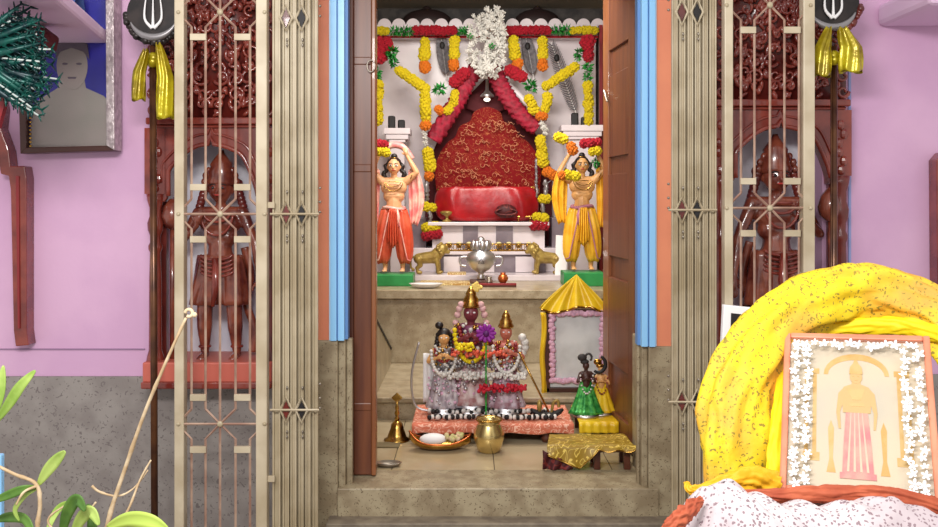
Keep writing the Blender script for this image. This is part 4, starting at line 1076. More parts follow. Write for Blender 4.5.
def idol(name, label, px, pyb, pyt, Y, kind):
    b0 = Vector((X(px, Y), Y, ztop)); hh = Z(pyt, Y)-ztop; s = hh
    root = thing(name, label, 'idol', b0, 'idols on the low table')
    def P(x, y, z): return Vector((b0.x+x*s, Y+y*s, b0.z+z*s))
    mm = {'white': (mat('silvery_lace', (206, 198, 200), .5, c2=(150, 138, 146), scale=26), skin2, hair), 'maroon': (mat('silver_rose_lace', (206, 190, 186), .5, c2=(160, 112, 112), scale=24), mat('idol_maroon_skin', (120, 50, 60), .4), brass), 'gold': (whtf, mat('idol_rosy_skin', (190, 110, 90), .4), brass)}[kind]
    MB().lathe(P(0, 0, 0), [(.17*s, 0), (.18*s, .02*s), (.13*s, .04*s), (.15*s, .07*s)], 20).build('pedestal', silver, root, True)
    m = MB()
    def sk(u, v):
        a = 2*PI*u; r = fit(.19, .085, v**.7)*(1+.07*math.sin(a*11)); return P(r*math.cos(a), r*.75*math.sin(a), fit(.07, .52, v))
    m.grid(sk, 66, 14); m.build('skirt', mm[0] if kind != 'gold' else mat('pale_lilac_cloth', (196, 180, 190), .6, c2=(150, 110, 120), scale=30), root, True, solid=.003)
    m = MB(); m.cap(P(0, 0, .48), .075*s, P(0, 0, .6), .085*s); m.cap(P(-.08, 0, .66), .04*s, P(.08, 0, .66), .04*s); m.cap(P(0, 0, .66), .035*s, P(0, 0, .74), .032*s)
    m.ball(P(0, -.005, .79), (.062*s, .062*s, .072*s), 12, 9); m.cap(P(0, -.06, .795), .008*s, P(0, -.068, .78), .01*s, 8)
    for q in (-1, 1):
        el = P(q*.16, -.03, .55); wr = P(q*.07, -.12, .60)
        m.cap(P(q*.1, 0, .655), .034*s, el, .026*s); m.cap(el, .026*s, wr, .018*s); hand(m, wr, (-q*.6, -.3, .4), (0, 0, 1), s*1.1, .4)
    m.build('body', mm[1], root, vox=max(.0022, .008*s), sm=1)
    ey = MB()
    for q in (-1, 1): ey.ball(P(q*.025, -.058, .80), (.012*s, .006*s, .008*s), 8, 6)
    ey.build('eye', white, root, True)
    m = MB()
    if kind == 'white':
        m.ball(P(0, .015, .83), (.075*s, .07*s, .065*s)); m.ball(P(-.05, .02, .92), (.045*s, .04*s, .04*s))
        for q in (-1, 1):
            for k in range(6): m.ball(P(q*(.06+.006*k), .015, .82-.035*k), .03*s, 8, 6)
        m.build('hair', hair, root, True)
    else:
        m.lathe(P(0, .005, .835), [(.072*s, 0), (.08*s, .02*s), (.06*s, .05*s), (.064*s, .065*s), (.04*s, .1*s), (.045*s, .11*s), (.03*s, .14*s), (.012*s, .17*s)], 18); m.build('crown', brass, root, True)
    m = MB(); m.grid(lambda u, v: P((.105-.02*math.sin(PI*v))*math.cos(2*PI*u)*(1+.04*math.sin(u*60)), (.085)*math.sin(2*PI*u), fit(.46, .70, v)), 40, 8); m.build('upper_garment', {'white': silverst, 'maroon': mat('plum_satin', (112, 50, 84), .4), 'gold': mat('rose_satin', (206, 120, 110), .4)}[kind], root, True, solid=.003)
    adorn(root, P, s, 26, (('white_ornaments', whtf), ('gold_ornaments', brass)), seed=px)
    adorn(root, P, s, 30, (('skirt_spangles', silver), ('rosy_spangles', MATS['pale_pink_garland'])), (.12, .5), .17, seed=px+1)
    # necklaces of flowers
    m = MB()
    for k in range(22):
        t = fit(-1.6, 1.6, k/21); m.ball(P(.13*math.sin(t), -.10-.02*math.cos(t), .66-.24*math.cos(t)), .020*s, 8, 6)
    m.build('blossom_necklace', whtf if kind != 'maroon' else yel, root, True)
    m = MB()
    for k in range(14):
        t = fit(-1.6, 1.6, k/13); m.ball(P(.09*math.sin(t), -.09-.02*math.cos(t), .68-.12*math.cos(t)), .017*s, 8, 6)
    m.build('bead_necklace', redd, root, True)
    return root, P, s
r1, P, s = idol('small_idol', 'smallest idol, dark-haired and robed in white, at the left end of the low table', 444, 392, 318, 4.26, 'white')
m = MB(); m.tube(spline([P(-.26, -.03, .75), P(-.34, -.02, .4), P(-.3, 0, .08), P(-.1, -.02, .02)], 8), .012*s, 8); m.build('silver_bow', silver, r1, True)
m = MB(); m.grid(lambda u, v: P(-.22+.12*u, .05+.02*math.sin(u*9), fit(.62, .1, v)-.0*u), 10, 8); m.build('veil', white, r1, True, solid=.003)
r2, P, s = idol('crowned_idol', 'tallest crowned idol with yellow garland and maroon face in the middle of the low table', 471, 392, 287, 4.30, 'maroon')
m = MB(); c = P(.04, 0, 1.0)
for k in range(14): a = k*2.4; m.ball(c+Vector((.016*math.cos(a)*math.sqrt(k/14), 0, .02*math.sin(a)*math.sqrt(k/14))), (.009, .007, .010), 8, 6)
m.build('yellow_crown_flower', mat('pale_yellow_crown_petals', (236, 206, 110), .6), r2, True)
m = MB()
for q in (-1, 1):
    for k in range(7): m.ball(P(q*(.08+.014*k), -.02, .86-.05*k+.02*math.sin(k)), .028*s, 8, 6)
m.build('side_blossoms', mat('rosy_white_petals', (214, 170, 170), .6), r2, True)
r3, P, s = idol('crowned_idol', 'gold-crowned idol with white garland and slanted staff at the right of the low table', 506, 392, 311, 4.26, 'gold')
m = MB(); m.tube([P(.12, -.12, .62), P(.42, -.14, .02)], .01*s, 8); m.build('slanted_staff', brass, r3, True)
m = MB()
for k in range(8): m.ball(P(.16+.03*math.sin(k), -.0, .74-.05*k), .042*s, 8, 6)
m.build('side_blossoms', whtf, r3, True)
# purple flower and offering heaps
c = A(486, 333, 4.17); root = thing('purple_flower', 'bright purple flower on a thin stem in front of the tallest idol', 'flower', Vector((c.x, 4.17, ztop)))
m = MB()
for k in range(11):
    a = k*2*PI/11; d_ = Vector((math.cos(a), -.25, math.sin(a)*.9)); m.cap(c, .006, c+d_*.038, .010, 8)
m.build('petals', purple, root, True)
MB().ball(c-Vector((0, .02, 0)), .014).build('flower_centre', mat('deep_purple', (84, 16, 96), .6), root, True)
MB().tube([c, (c.x, 4.18, ztop)], .004, 6).build('stem', grn, root)
def heap(label, x0, x1, y, n, mt, Y, sz, name):
    m = MB()
    for k in range(n):
        t = R.random(); m.ball(A(fit(x0, x1, t), y+R.uniform(-3, 3), Y)+Vector((0, R.uniform(-.02, .02), 0)), sz*R.uniform(.7, 1.2), 7, 5)
    tag(m.build(name, mt, smooth=True), label, 'flowers', 'offered flower rows', 'stuff')
heap('heap of small white blossoms in front of the three idols on the low table', 440, 525, 376, 150, whtf, 4.20, .009, 'white_blossom_heap')
heap('row of red petals at the feet of the right idol on the low table', 478, 528, 388, 90, redf, 4.17, .009, 'red_petal_row')
heap('row of coral petals spread across the laps of the middle and right idols', 452, 508, 354, 60, mat('coral_petals', (222, 96, 70), .6), 4.19, .008, 'coral_petal_row')
heap('clump of yellow blossoms on the tallest idol\'s lap', 458, 474, 347, 30, yel, 4.16, .009, 'yellow_blossom_clump')
heap('scatter of grey silver petals between the idols', 440, 520, 364, 90, silverst, 4.22, .008, 'silver_petal_scatter')
# small dark boat-like lamp at table right end
root = thing('dark_oil_lamp', 'small dark oil lamp with curled ends at the right end of the low table', 'lamp', (X(547, 4.16), 4.16, ztop))
m = MB(); c = Vector((X(547, 4.16), 4.16, ztop)); m.tube([c+Vector((fit(-.075, .075, t), 0, .012+.03*(2*t-1)**2)) for t in [k/10 for k in range(11)]], [.006, .012, .014, .015, .015, .015, .015, .015, .014, .012, .006], 10); m.build('lamp_hull', black, root, True)
m = MB(); m.tube(spline([c+Vector((.02, 0, .02)), c+Vector((.03, 0, .07)), c+Vector((.05, 0, .08)), c+Vector((.055, 0, .05))], 5), .007, 8); m.ball(c+Vector((-.035, 0, .055)), (.012, .012, .03)); m.build('curled_handle', bronze, root, True)

# ------------------------------------------------------------------ framed mirror with yellow cloth
Ym = 4.62; zmb = zst
c = A(577, 0, Ym)
root = thing('framed_mirror', 'upright dark framed picture with reflection-painted glass and pale pink garland border, on the stone step', 'picture', (c.x, Ym, zmb))
x0, x1 = X(545, Ym), X(609, Ym); z1 = Z(309, Ym)
m = MB(); t = .025
m.box((x0, Ym-.015, zmb), (x0+t, Ym+.02, z1)).box((x1-t, Ym-.015, zmb), (x1, Ym+.02, z1)).box((x0, Ym-.015, z1-t), (x1, Ym+.02, z1)).box((x0, Ym-.015, zmb), (x1, Ym+.02, zmb+t)); m.build('frame', frameb, root, bevel=.004)
MB().box((x0+t, Ym, zmb+t), (x1-t, Ym+.012, z1-t)).build('painted_reflection_glass', mirror, root)  # opaque pane, its reflection put into the pale colour
m = MB()
for k in range(110):
    t_ = k/110*4
    a, b_ = x0+.035, x1-.035; e, f_ = zmb+.06, z1-.02
    p = [(fit(a, b_, t_), e), (b_, fit(e, f_, t_-1)), (fit(b_, a, t_-2), f_), (a, fit(f_, e, t_-3))][int(t_)]
    m.ball((p[0]+R.uniform(-.006, .006), Ym-.016, p[1]+R.uniform(-.006, .006)), (.017, .012, .014), 7, 5)
m.build('garland_border', lpink, root, True)
# rear stand post in dark maroon left of mirror
o = MB()
ap = A(577, 276, Ym)
def tent(u, v):
    x = fit(540, 611, u); w = (1-v)
    xx = fit(x, 577, v**1.15); yb = 309+3*math.sin(u*PI*2.5)*1
    sc = .012*math.sin(u*PI*9)*w
    return A(xx, fit(yb, 275, v), Ym)+Vector((0, -.045*w-.01*math.cos(u*PI*8)*w+.02, 0))+Vector((0, 0, sc*.3))
o.grid(tent, 60, 20)
ob = o.build('peaked_cloth', ysilk, smooth=True, solid=.006); tag(ob, 'yellow silk cloth draped in a peak over the dark framed picture', 'cloth')
ob_b = MB(); ob_b.grid(lambda u, v: tent(u, v)*1+Vector((0, .07*(1-v)+.008, 0)), 40, 10); ob_b.build('back_fold', ysilk, ob, True, solid=.004)
m = MB(); m.tube([tent(k/40, .02)+Vector((0, -.006, -.004)) for k in range(41)], .006, 6); m.build('gold_hem', brass, ob, True)
m = MB(); m.grid(lambda u, v: A(fit(540.5, 545.5, u)+1.0*math.sin(v*9), fit(312, 398, v), Ym)+Vector((0, -.02+.008*math.sin(u*6+v*3), 0)), 8, 24); m.build('side_tail', ysilk, ob, True, solid=.004)

# small cloth-covered table at right with green and yellow idols
Ya, Yb_ = 4.05, 4.38; zt2 = Z(410, 4.3); x0, x1 = X(577, 4.1)+.004, X(617, 4.1)
root = thing('small_side_table', 'small low table right of the coral clothed table, under a yellow cloth', 'table', ((x0+x1)/2, 4.2, zf))
MB().box((x0+.01, Ya+.02, zt2-.03), (x1-.005, Yb_, zt2-.006)).build('tabletop', woodd, root, bevel=.003)
for x in (x0+.025, x1-.03):
    for y in (Ya+.04, Yb_-.03): MB().box((x-.01, y-.01, zf), (x+.01, y+.01, zt2-.025)).build('leg', woodd, root)
m = MB(); m.grid(lambda u, v: Vector((fit(x0, x1, u), Ya-.002-.004*math.sin(u*30), zt2-.045*(1-v/.3))) if v < .3 else Vector((fit(x0, x1, u), fit(Ya, Yb_, (v-.3)/.7), zt2+.001)), 30, 16)
tag(m.build('yellow_table_cover', ysilk, smooth=True, solid=.005), 'yellow cloth covering the small low table at the right', 'tablecloth')
def fancy(label, px, robe, robe2, Y, top, halo):
    z0 = zt2+.004; b0 = Vector((X(px, Y), Y, z0)); s = Z(top, Y)-z0
    root = thing('dressed_idol', label, 'idol', b0, 'dressed idols on the side table')
    def P(x, y, z): return Vector((b0.x+x*s, Y+y*s, z0+z*s))
    MB().lathe(P(0, 0, 0), [(.2*s, 0), (.2*s, .03*s), (.15*s, .05*s)], 18).build('pedestal', silver, root, True)
    m = MB()
    def sk(u, v):
        a = 2*PI*u; r = fit(.27, .07, v**.75)*(1+.08*math.sin(a*10)); return P(r*math.cos(a), r*.5*math.sin(a), fit(.05, .58, v))
    m.grid(sk, 60, 14); m.build('robe', robe, root, True, solid=.003)
    m = MB(); m.cap(P(0, 0, .5), .07*s, P(0, 0, .64), .075*s); m.cap(P(-.07, 0, .68), .035*s, P(.07, 0, .68), .035*s); m.cap(P(0, 0, .68), .03*s, P(0, 0, .75), .03*s); m.ball(P(0, 0, .80), (.055*s, .055*s, .062*s), 12, 8)
    for q in (-1, 1): m.cap(P(q*.09, 0, .67), .03*s, P(q*.14, -.04, .55), .022*s); m.cap(P(q*.14, -.04, .55), .022*s, P(q*.05, -.1, .6), .017*s); hand(m, P(q*.05, -.1, .6), (-q*.7, -.2, .5), (0, 0, 1), s, .4)
    m.build('body', mat('dark_idol_face', (70, 40, 34), .4) if robe is gridm else skin2, root, vox=.0028, sm=1)
    m = MB()
    for k in range(12): t = fit(-1.5, 1.5, k/11); m.ball(P(.1*math.sin(t), -.09-.02*math.cos(t), .68-.3*math.cos(t)), .016*s, 8, 6)
    m.build('bead_necklace', robe2, root, True)
    m = MB(); m.ball(P(-.02, .01, .86), (.07*s, .06*s, .045*s)); m.ball(P(-.06, .0, .93), (.075*s, .05*s, .06*s)); m.tube([P(.04+.05*math.cos(t), 0, .93+.06*math.sin(t)) for t in [fit(-1, 3, k/10) for k in range(11)]], .018*s, 8)
    m.build('headdress', darkst if robe is gridm else brass, root, True)
    m = MB(); m.tube([P(halo+.11*math.cos(t), .02, .82+.13*math.sin(t)) for t in [fit(-2.2, 1.2, k/14) for k in range(15)]], [.004+.012*s*math.sin(PI*k/14)+.002 for k in range(15)], 8); m.build('curved_plume', black, root, True)
fancy('dressed idol in a sequinned green robe with dark headdress on the side table', 586, gridm, whtf, 4.16, 353, .2)
fancy('dressed idol in a yellow robe next to the right door leaf on the side table', 601, ysilk, redd, 4.2, 358, -.1)

# ------------------------------------------------------------------ things on the shrine floor
root = thing('brass_bell_stand', 'brass hand bell with tall handle standing on the floor at the left', 'bell', (X(397, 4.1), 4.1, zf))
Yl = 4.12; zb0 = zf
MB().lathe((X(397, Yl), Yl, zb0), [(.058, 0), (.06, .006), (.045, .012), (.04, .03), (.03, .055), (.026, .075), (.014, .088), (.01, .09)], 24).build('bell_body', brass, root, True)
MB().lathe((X(397, Yl), Yl, zb0+.088), [(.007, 0), (.012, .012), (.006, .022), (.012, .036), (.007, .05), (.01, .06), (.006, .075), (.008, .095)], 14).build('handle', brass, root, True)
m = MB(); cz = zb0+.195; cx = X(397, Yl); m.prism([(cx, cz+.024), (cx+.026, cz), (cx, cz-.024), (cx-.026, cz)], Yl-.006, Yl+.006); m.build('diamond_finial', brass, root, bevel=.002)
# boat tray with offerings
Yk = 3.97; zk = zf; cx = X(440, Yk)
root = thing('boat_shaped_tray', 'shallow boat-shaped brass tray with upturned tip on the floor before the low table', 'tray', (cx, Yk, zk))
m = MB()
def hull(u, v):
    t = 2*u-1; w = .06*(1-abs(t)**2.4)+.004; a = PI*v
    lift = .045*(max(0, -t)**4)+.03*max(0, t)**3
    return Vector((cx+t*.135, Yk-w*math.cos(a), zk+.004+lift+.032*(1-math.sin(a))))
m.grid(hull, 30, 14); m.build('hull', brass, root, True, solid=.004)
m = MB(); m.tube([hull(k/30, 0) for k in range(31)], .004, 6); m.tube([hull(k/30, 1) for k in range(31)], .004, 6); m.build('rim', cpr, root, True)
m = MB(); m.ball((cx-.03, Yk, zk+.045), (.062, .035, .026), 14, 8); tag(m.build('white_cloth_bundle', white, smooth=True, sub=0), 'small white cloth bundle in the boat-shaped tray', 'cloth')
m = MB()
for k in range(16): m.ball((cx+.062+R.uniform(-.035, .035), Yk+R.uniform(-.02, .02), zk+.05+R.uniform(-.008, .014)), .012, 7, 5)
tag(m.build('flower_posy', mat('pale_green_petals', (178, 176, 110), .6, c2=(220, 190, 160), scale=40), smooth=True), 'posy of pale green and pink flowers at the right end of the boat-shaped tray', 'flowers')
# brass pot
Yp = 3.93; cx = X(489, Yp); zt_ = Z(419, Yp); hgt = zt_-zf
m = MB(); root = thing('brass_pot', 'round brass water pot standing in front of the low table', 'pot', (cx, Yp, zf))
m.lathe((cx, Yp, zf), [(.036, 0), (.05, .01), (.068, hgt*.45), (.066, hgt*.62), (.05, hgt*.84), (.048, hgt*.9), (.056, hgt), (.05, hgt), (.042, hgt*.9), (.05, hgt*.6), (.03, .02)], 30); m.build('pot_body', mat('pale_brass', (214, 190, 128), .22, .85), root, True)
m = MB(); m.tube([(cx+.057*math.cos(t), Yp+.057*math.sin(t), zt_) for t in [k*2*PI/26 for k in range(26)]], .004, 6, close=True); m.build('rim', brass, root, True)
# slipper-like steel dish at left door
m = MB(); c = Vector((X(388, 3.70), 3.72, zf)); m.lathe(c, [(.03, 0), (.046, .004), (.056, .016), (.053, .017), (.03, .006)], 24, 1.0, .6)
tag(m.build('steel_dish', metal, smooth=True), 'small steel dish on the floor at the foot of the left door leaf', 'dish')
# darker patch of the floor slab, laid as a thin sheet
m = MB(); m.box((X(376, 4.0), 3.99, zf), (X(399, 4.0), 4.07, zf+.006)); tag(m.build('darker_floor_patch', mat('olive_floor_patch', (120, 106, 76), .8)), 'darker olive patch of the floor in front of the brass bell', 'mat')
# stool with gold brocade cloth
Yq0, Yq1 = 3.65, 3.81; zq = Z(446, 3.65)
root = thing('low_stool', 'low dark stool beneath the gold brocade cloth beside the right door leaf', 'stool', (X(592, 3.73), 3.73, zf))
xa, xb = X(550, 3.65), X(634, 3.65)
MB().box((xa+.01, Yq0+.01, zq-.03), (xb-.008, Yq1, zq-.006)).build('seat', woodd, root, bevel=.003)
for x in (xa+.03, X(598, 3.65), xb-.024):
    for y in (Yq0+.03, Yq1-.02): MB().box((x-.013, y-.012, zf), (x+.013, y+.012, zq-.025)).build('leg', woodd, root, bevel=.002)
m = MB()
def qc(u, v):
    x = fit(xa-.012, xb+.008, u)
    if u < .36: dl = fit(.03, .085, u/.36)
    elif u < .56: dl = fit(.085, .014, (u-.36)/.2)
    else: dl = .014+.004*math.sin(u*30)
    if v < .35:
        t = v/.35
        return Vector((x, Yq0-.012-.012*(1-t)-.004*math.sin(u*28)*(1-t), max(zf+.012, zq-dl*(1-t))))
    t = (v-.35)/.65; return Vector((x+.05*t*(.5-u), fit(Yq0-.01, Yq1+.01, t), zq+.003+.006*math.sin(u*11)*math.sin(t*6)))
m.grid(qc, 70, 30); ob = m.build('gold_brocade_cloth', goldcl, smooth=True, solid=.004); tag(ob, 'gold brocade cloth with a pointed front corner draped on the low stool', 'cloth')
m = MB()
def ql(u, v): return Vector((fit(X(543, 3.63), xa+.09, u), Yq0-.016-.010*math.sin(u*14+v*3), fit(zq-.012-.055*u, zf+.012, v)))
m.grid(ql, 24, 14); m.build('maroon_lining_fold', maroonb, ob, True, solid=.005)
m = MB(); m.tube([qc(k/60, 0)+Vector((0, -.004, 0)) for k in range(61)], .003, 5); m.build('gold_hem', brass, ob, True)

# ------------------------------------------------------------------ left wall things
# portrait
Yp = 3.40
root = thing('framed_portrait', 'framed portrait of a bare-chested person on royal blue, hung on the pink wall', 'picture', A(72, 152, Yp))
def quad(b, ps, Y, d0, d1): b.pprism(ps, Y, d0, d1)
m = MB(); m.pprism([(24, 154), (30, 148), (113, 146), (119, 151)], Yp, -.03, .03); m.pprism([(22, 88), (30, 90), (30, 149), (24, 154)], Yp, -.03, .03); m.pprism([(22, 88), (22, -30), (30, -28), (30, 90)], Yp, -.03, .03); m.pprism([(22, -30), (119, -30), (112, -24), (30, -24)], Yp, -.03, .03); m.build('frame', frameb, root, bevel=.003)
m = MB(); m.pprism([(110, -30), (118, -30), (119, 151), (111, 146)], Yp, -.045, .03); m.build('silvered_edge', frames, root, bevel=.003)
MB().pprism([(28, -26), (112, -26), (112, 148), (29, 149)], Yp, .0, .02).build('blue_background', bluebg, root)
MB().pprism([(30, 148), (32, 106), (42, 98), (58, 88), (60, 76), (84, 76), (86, 88), (104, 96), (111, 104), (111, 148)], Yp, -.002, .0).build('bare_shoulders', greyskin, root)
MB().pprism([(57+15.5+15.5*math.cos(t), 66+24*math.sin(t)) for t in [k*2*PI/24 for k in range(24)]], Yp, -.004, -.002).build('face', greyskin, root)
m = MB()
for q in (-1, 1): m.pprism([(72.5+q*7+3*math.cos(t), 64+1.2*math.sin(t)) for t in [k*2*PI/10 for k in range(10)]], Yp, -.005, -.004)
m.pprism([(68, 77), (77, 77), (76, 79), (69, 79)], Yp, -.005, -.004)
m.build('facial_features', darkhair, root)
MB().pprism([(56, 60), (58, 44), (72, 38), (88, 44), (90, 60), (84, 52), (72, 48), (61, 52)], Yp, -.006, -.004).build('hair', darkhair, root)
m = MB(); 
for k in range(30): m.ball(A(30.5, 146-4*k, Yp-.03), (.005, .004, .005), 6, 5)
m.build('gilt_beading', brass, root, True)
MB().pbox(30, -26, 111, 146, Yp, -.012, -.010).build('glass_pane', glass, root)
# shelf ledge overhead (left) protruding towards camera
def ledge(label, pts_front, name):
    root = MB()
m = MB()
f = [A(-60, -48, 2.5), A(109, 46, 3.36), A(98, 30, 3.40), A(60, -40, 3.44)]
# underside quadrilateral at z, running along the wall and outwards
zled = Z(40, 3.2)
P = [(-1.9, 3.45, Z(0, 3.45)+.0), ]
ztopl = 2.16; 
zz0 = 2.093; A1 = Vector((-1.364, 3.45, zz0)); A0 = A1
m.prism([(0, 0), (1, 0), (1, 1)], 0, 1); m = MB()
# ledge slab, underside level at zz0: its right end at A0.x, reaching from the wall towards the room
B0 = Vector((X(0, 2.3), 2.3, zz0))
pts = [(-1.364, 3.45), (-1.36, 3.36), (-1.20, 2.55), (-2.4, 2.55), (-2.4, 3.45)]
k = len(pts); vs = [(p[0], p[1], zz0) for p in pts]+[(p[0], p[1], zz0+.05) for p in pts]
m.add(vs, [tuple(range(k)), tuple(range(2*k-1, k-1, -1))]+[(i, (i+1) % k, (i+1) % k+k, i+k) for i in range(k)])
tag(m.build('wall_ledge', mat('pale_pink_enamel', (226, 194, 222), .4), bevel=.012), 'pale pink wall ledge jutting over the framed portrait at the upper left', 'shelf', 'pink wall ledges')
m = MB(); m.box((X(895, 3.3), 3.05, Z(19, 3.3)), (2.3, 3.45, Z(-4, 3.3)))
tag(m.build('wall_ledge', MATS['pale_pink_enamel'], bevel=.02), 'pale pink wall ledge at the upper right corner', 'shelf', 'pink wall ledges')
m = MB()
def bun(u, v):
    a = 2*PI*v; c = Vector((fit(X(52, 3.38), X(89, 3.38), u), 3.3, zz0+.05+.06)); r = .075*(1-.25*abs(2*u-1)**3)*(1+.08*math.sin(a*5+u*9)); return c+Vector((0, r*math.cos(a)*.8, r*math.sin(a)))
m.grid(bun, 20, 24); tag(m.build('blue_cloth_bundle', bluecl, smooth=True), 'slate blue cloth bundle lying on the upper left ledge', 'cloth')
# maroon beam under ledge at left, bracket pipe
root = thing('red_wooden_bracket', 'dark red wooden bracket with a stepped outline on the pink wall at the far left', 'bracket', A(22, 345, 3.42))
Yr = 3.40
MB().pprism([(-12, 90), (0, 92), (4, 108), (2, 128), (10, 150), (12, 166), (26, 166), (28, 178), (28, 330), (30, 345), (17, 346), (15, 330), (12, 190), (10, 176), (2, 174), (-2, 150), (-8, 128), (-6, 108)], Yr, -.012, .05).build('bracket_board', carve, root, bevel=.004)
MB().pprism([(18, 176), (21, 176), (22, 328), (20, 328)], Yr, -.018, -.01).build('raised_rib', redd, root, bevel=.001)
root = thing('red_wooden_bracket', 'dark red wooden bracket mostly cut off at the right edge of the photo', 'bracket', A(936, 300, 3.42))
MB().pprism([(935, 160), (942, 152), (956, 156), (956, 330), (940, 330), (936, 285)], 3.4, -.012, .05).build('bracket_board', carve, root, bevel=.004)
# dark red canopy piece between feathers & portrait
m = MB(); m.pprism([(-20, 8), (20, 12), (50, 34), (46, 50), (20, 40), (-20, 36)], 3.0, 0, .08)
tag(m.build('maroon_valance', maroon, bevel=.01), 'maroon valance under the pink ledge above the peacock feather bunch', 'valance')
# peacock feather bunch (fan)
root = thing('peacock_feather_fan', 'bunch of dark teal peacock feathers hanging under the ledge at the upper left', 'feathers', A(10, 80, 2.75))
rr = random.Random(21); m = MB(); m2 = MB(); m3 = MB()
for k in range(90):
    t = k/89; c0 = A(-38, 62+rr.uniform(-8, 16), 2.75+rr.uniform(-.06, .06)); ang = fit(-.75, .62, t)
    L = rr.uniform(.20, .285)*(1-.15*abs(ang)); d_ = Vector((math.cos(ang), rr.uniform(-.1, .1), -math.sin(ang)))
    e = c0+d_*L; mid = c0+d_*L*.5+Vector((0, 0, .012))
    (m if k % 4 else m2).tube([c0, mid, e], [.0028, .013 if k % 4 else .003, .003], 6, flat=.3)
    nrm = Vector((d_.z, 0, -d_.x))
    for j in range(7):
        p = c0+d_*L*fit(.35, 1, j/6)
        for q in (-1, 1): m.tube([p, p+nrm*q*rr.uniform(.012, .022)+d_*.014], [.004, .0015], 4)
    if k % 5 == 0: m3.ball(c0+d_*L*.8-Vector((0, .012, 0)), (.012, .006, .012), 8, 6)
m.build('barbs', teal, root, True); m2.build('pale_quills', tealb, root, True)
m = MB(); m.pprism([(-8, 90), (2, 92), (4, 106), (-2, 128), (-8, 128)], 2.76, 0, .02); m.build('binding_handle', redd, root)
# blue post sliver at lower left
m = MB(); m.box((X(-30, 2.3), 2.3, 0), (X(1, 2.3), 2.32, Z(455, 2.3))); tag(m.build('blue_post', blue, bevel=.004), 'sky blue post at the bottom left edge of the photo', 'post')
# small framed photo between gate and yellow cloth
root = thing('small_white_frame', 'small white framed picture leaning behind the yellow printed cloth', 'picture', A(738, 345, 2.3))
MB().pprism([(722, 345), (724, 305), (753, 308), (751, 345)], 2.3, 0, .02).build('white_frame', white, root, bevel=.002)
MB().pprism([(730, 345), (731, 313), (749, 315), (748, 345)], 2.3, -.002, .0).build('dark_picture', black, root)
MB().box((X(724, 2.3)+.01, 2.3, 0), (X(751, 2.3)-.01, 2.32, Z(345, 2.3))).build('stand_board', woodd, root)

# ------------------------------------------------------------------ foreground table, picture and cloths
tz = .78
root = thing('wooden_table', 'wooden table carrying the garlanded picture at the lower right', 'table', (.85, 1.85, 0))
MB().box((.50, 1.42, tz-.03), (1.4, 2.1, tz)).build('tabletop', wood, root, bevel=.005); MB().box((.62, 1.69, tz), (1.1, 1.98, .91)).build('riser', woodd, root, bevel=.004)
for x in (.54, 1.36):
    for y in (1.5, 2.05): MB().box((x-.025, y-.025, 0), (x+.025, y+.025, tz-.03)).build('leg', wood, root, bevel=.004)
# picture frame
c = Vector((.7756, 1.8, 1.0735)); yaw, pit, roll, w_, h_ = -.45, .7198, .0466, .2819, .3622
Rv = Vector((math.cos(yaw), math.sin(yaw), 0)); Bv = Vector((-math.sin(yaw), math.cos(yaw), 0)); U = Bv*math.sin(pit)+Vector((0, 0, 1))*math.cos(pit)
R2 = Rv*math.cos(roll)+U*math.sin(roll); U2 = -Rv*math.sin(roll)+U*math.cos(roll); Nn = R2.cross(U2)   # towards viewer
if Nn.y > 0: Nn = -Nn
def Q(u, v, d): return c+R2*(u*w_)+U2*(v*h_)+Nn*d       # u,v in -.5..+.5
def qbox(b, u0, v0, u1, v1, d0, d1):
    vs = [Q(u, v, d) for d in (d0, d1) for u, v in ((u0, v0), (u1, v0), (u1, v1), (u0, v1))]
    return b.add(vs, [(0, 3, 2, 1), (4, 5, 6, 7), (0, 1, 5, 4), (1, 2, 6, 5), (2, 3, 7, 6), (3, 0, 4, 7)])
def qpoly(b, ps, d0, d1):
    n = len(ps); vs = [Q(u, v, d0) for u, v in ps]+[Q(u, v, d1) for u, v in ps]
    return b.add(vs, [tuple(range(n)), tuple(range(2*n-1, n-1, -1))]+[(i, i+n, (i+1) % n+n, (i+1) % n) for i in range(n)])
root = thing('garlanded_picture', 'large salmon framed picture of a standing crowned figure, ringed by white blossoms', 'picture', Q(0, -.5, 0))
m = MB(); fw = .045; fh = .035
qbox(m, -.5, -.5, -.5+fw, .5, -.01, .012); qbox(m, .5-fw, -.5, .5, .5, -.01, .012); qbox(m, -.5+fw, .5-fh, .5-fw, .5, -.01, .012); qbox(m, -.5+fw, -.5, .5-fw, -.5+fh, -.01, .012)
m.build('frame', framew, root, bevel=.003)
qbox(MB(), -.46, -.47, .46, .47, -.008, 0).build('backing_paper', photo_bg, root)
# the printed picture: thin flat shapes
m = MB()
for s_ in (-1, 1):
    for u in (.28, ):
        for du in (0, .055):
            qbox(m, s_*u+s_*du-.013, -.26, s_*u+s_*du+.013, .24, 0, .0006)
        qbox(m, s_*.30-.05, .24, s_*.30+.05, .275, 0, .0008); qbox(m, s_*.30-.055, -.30, s_*.30+.055, -.25, 0, .0008)
    # lamp stands beside the figure
    qpoly(m, [(s_*.17-.03, -.36), (s_*.17+.03, -.36), (s_*.17+.012, -.28), (s_*.17+.02, -.1), (s_*.17, -.05), (s_*.17-.02, -.1), (s_*.17-.012, -.28)], 0, .0007)
qpoly(m, [(.22*math.cos(t)*1.0, .24+.14*math.sin(t)) for t in [PI*k/14 for k in range(15)]]+[(-.19, .24)]+[(.19*math.cos(PI*k/14)*-1, .24+.10*math.sin(PI*k/14)) for k in range(1, 15)], 0, .0007)
m.build('printed_columns', pic_gold, root)
m = MB(); qpoly(m, [(-.10, -.36), (.10, -.36), (.09, -.2), (.07, .02), (-.07, .02), (-.09, -.2)], .0008, .0014); qbox(m, -.115, -.39, .115, -.355, .0008, .0016); m.build('printed_pink_robe', pic_pink, root)
m = MB()
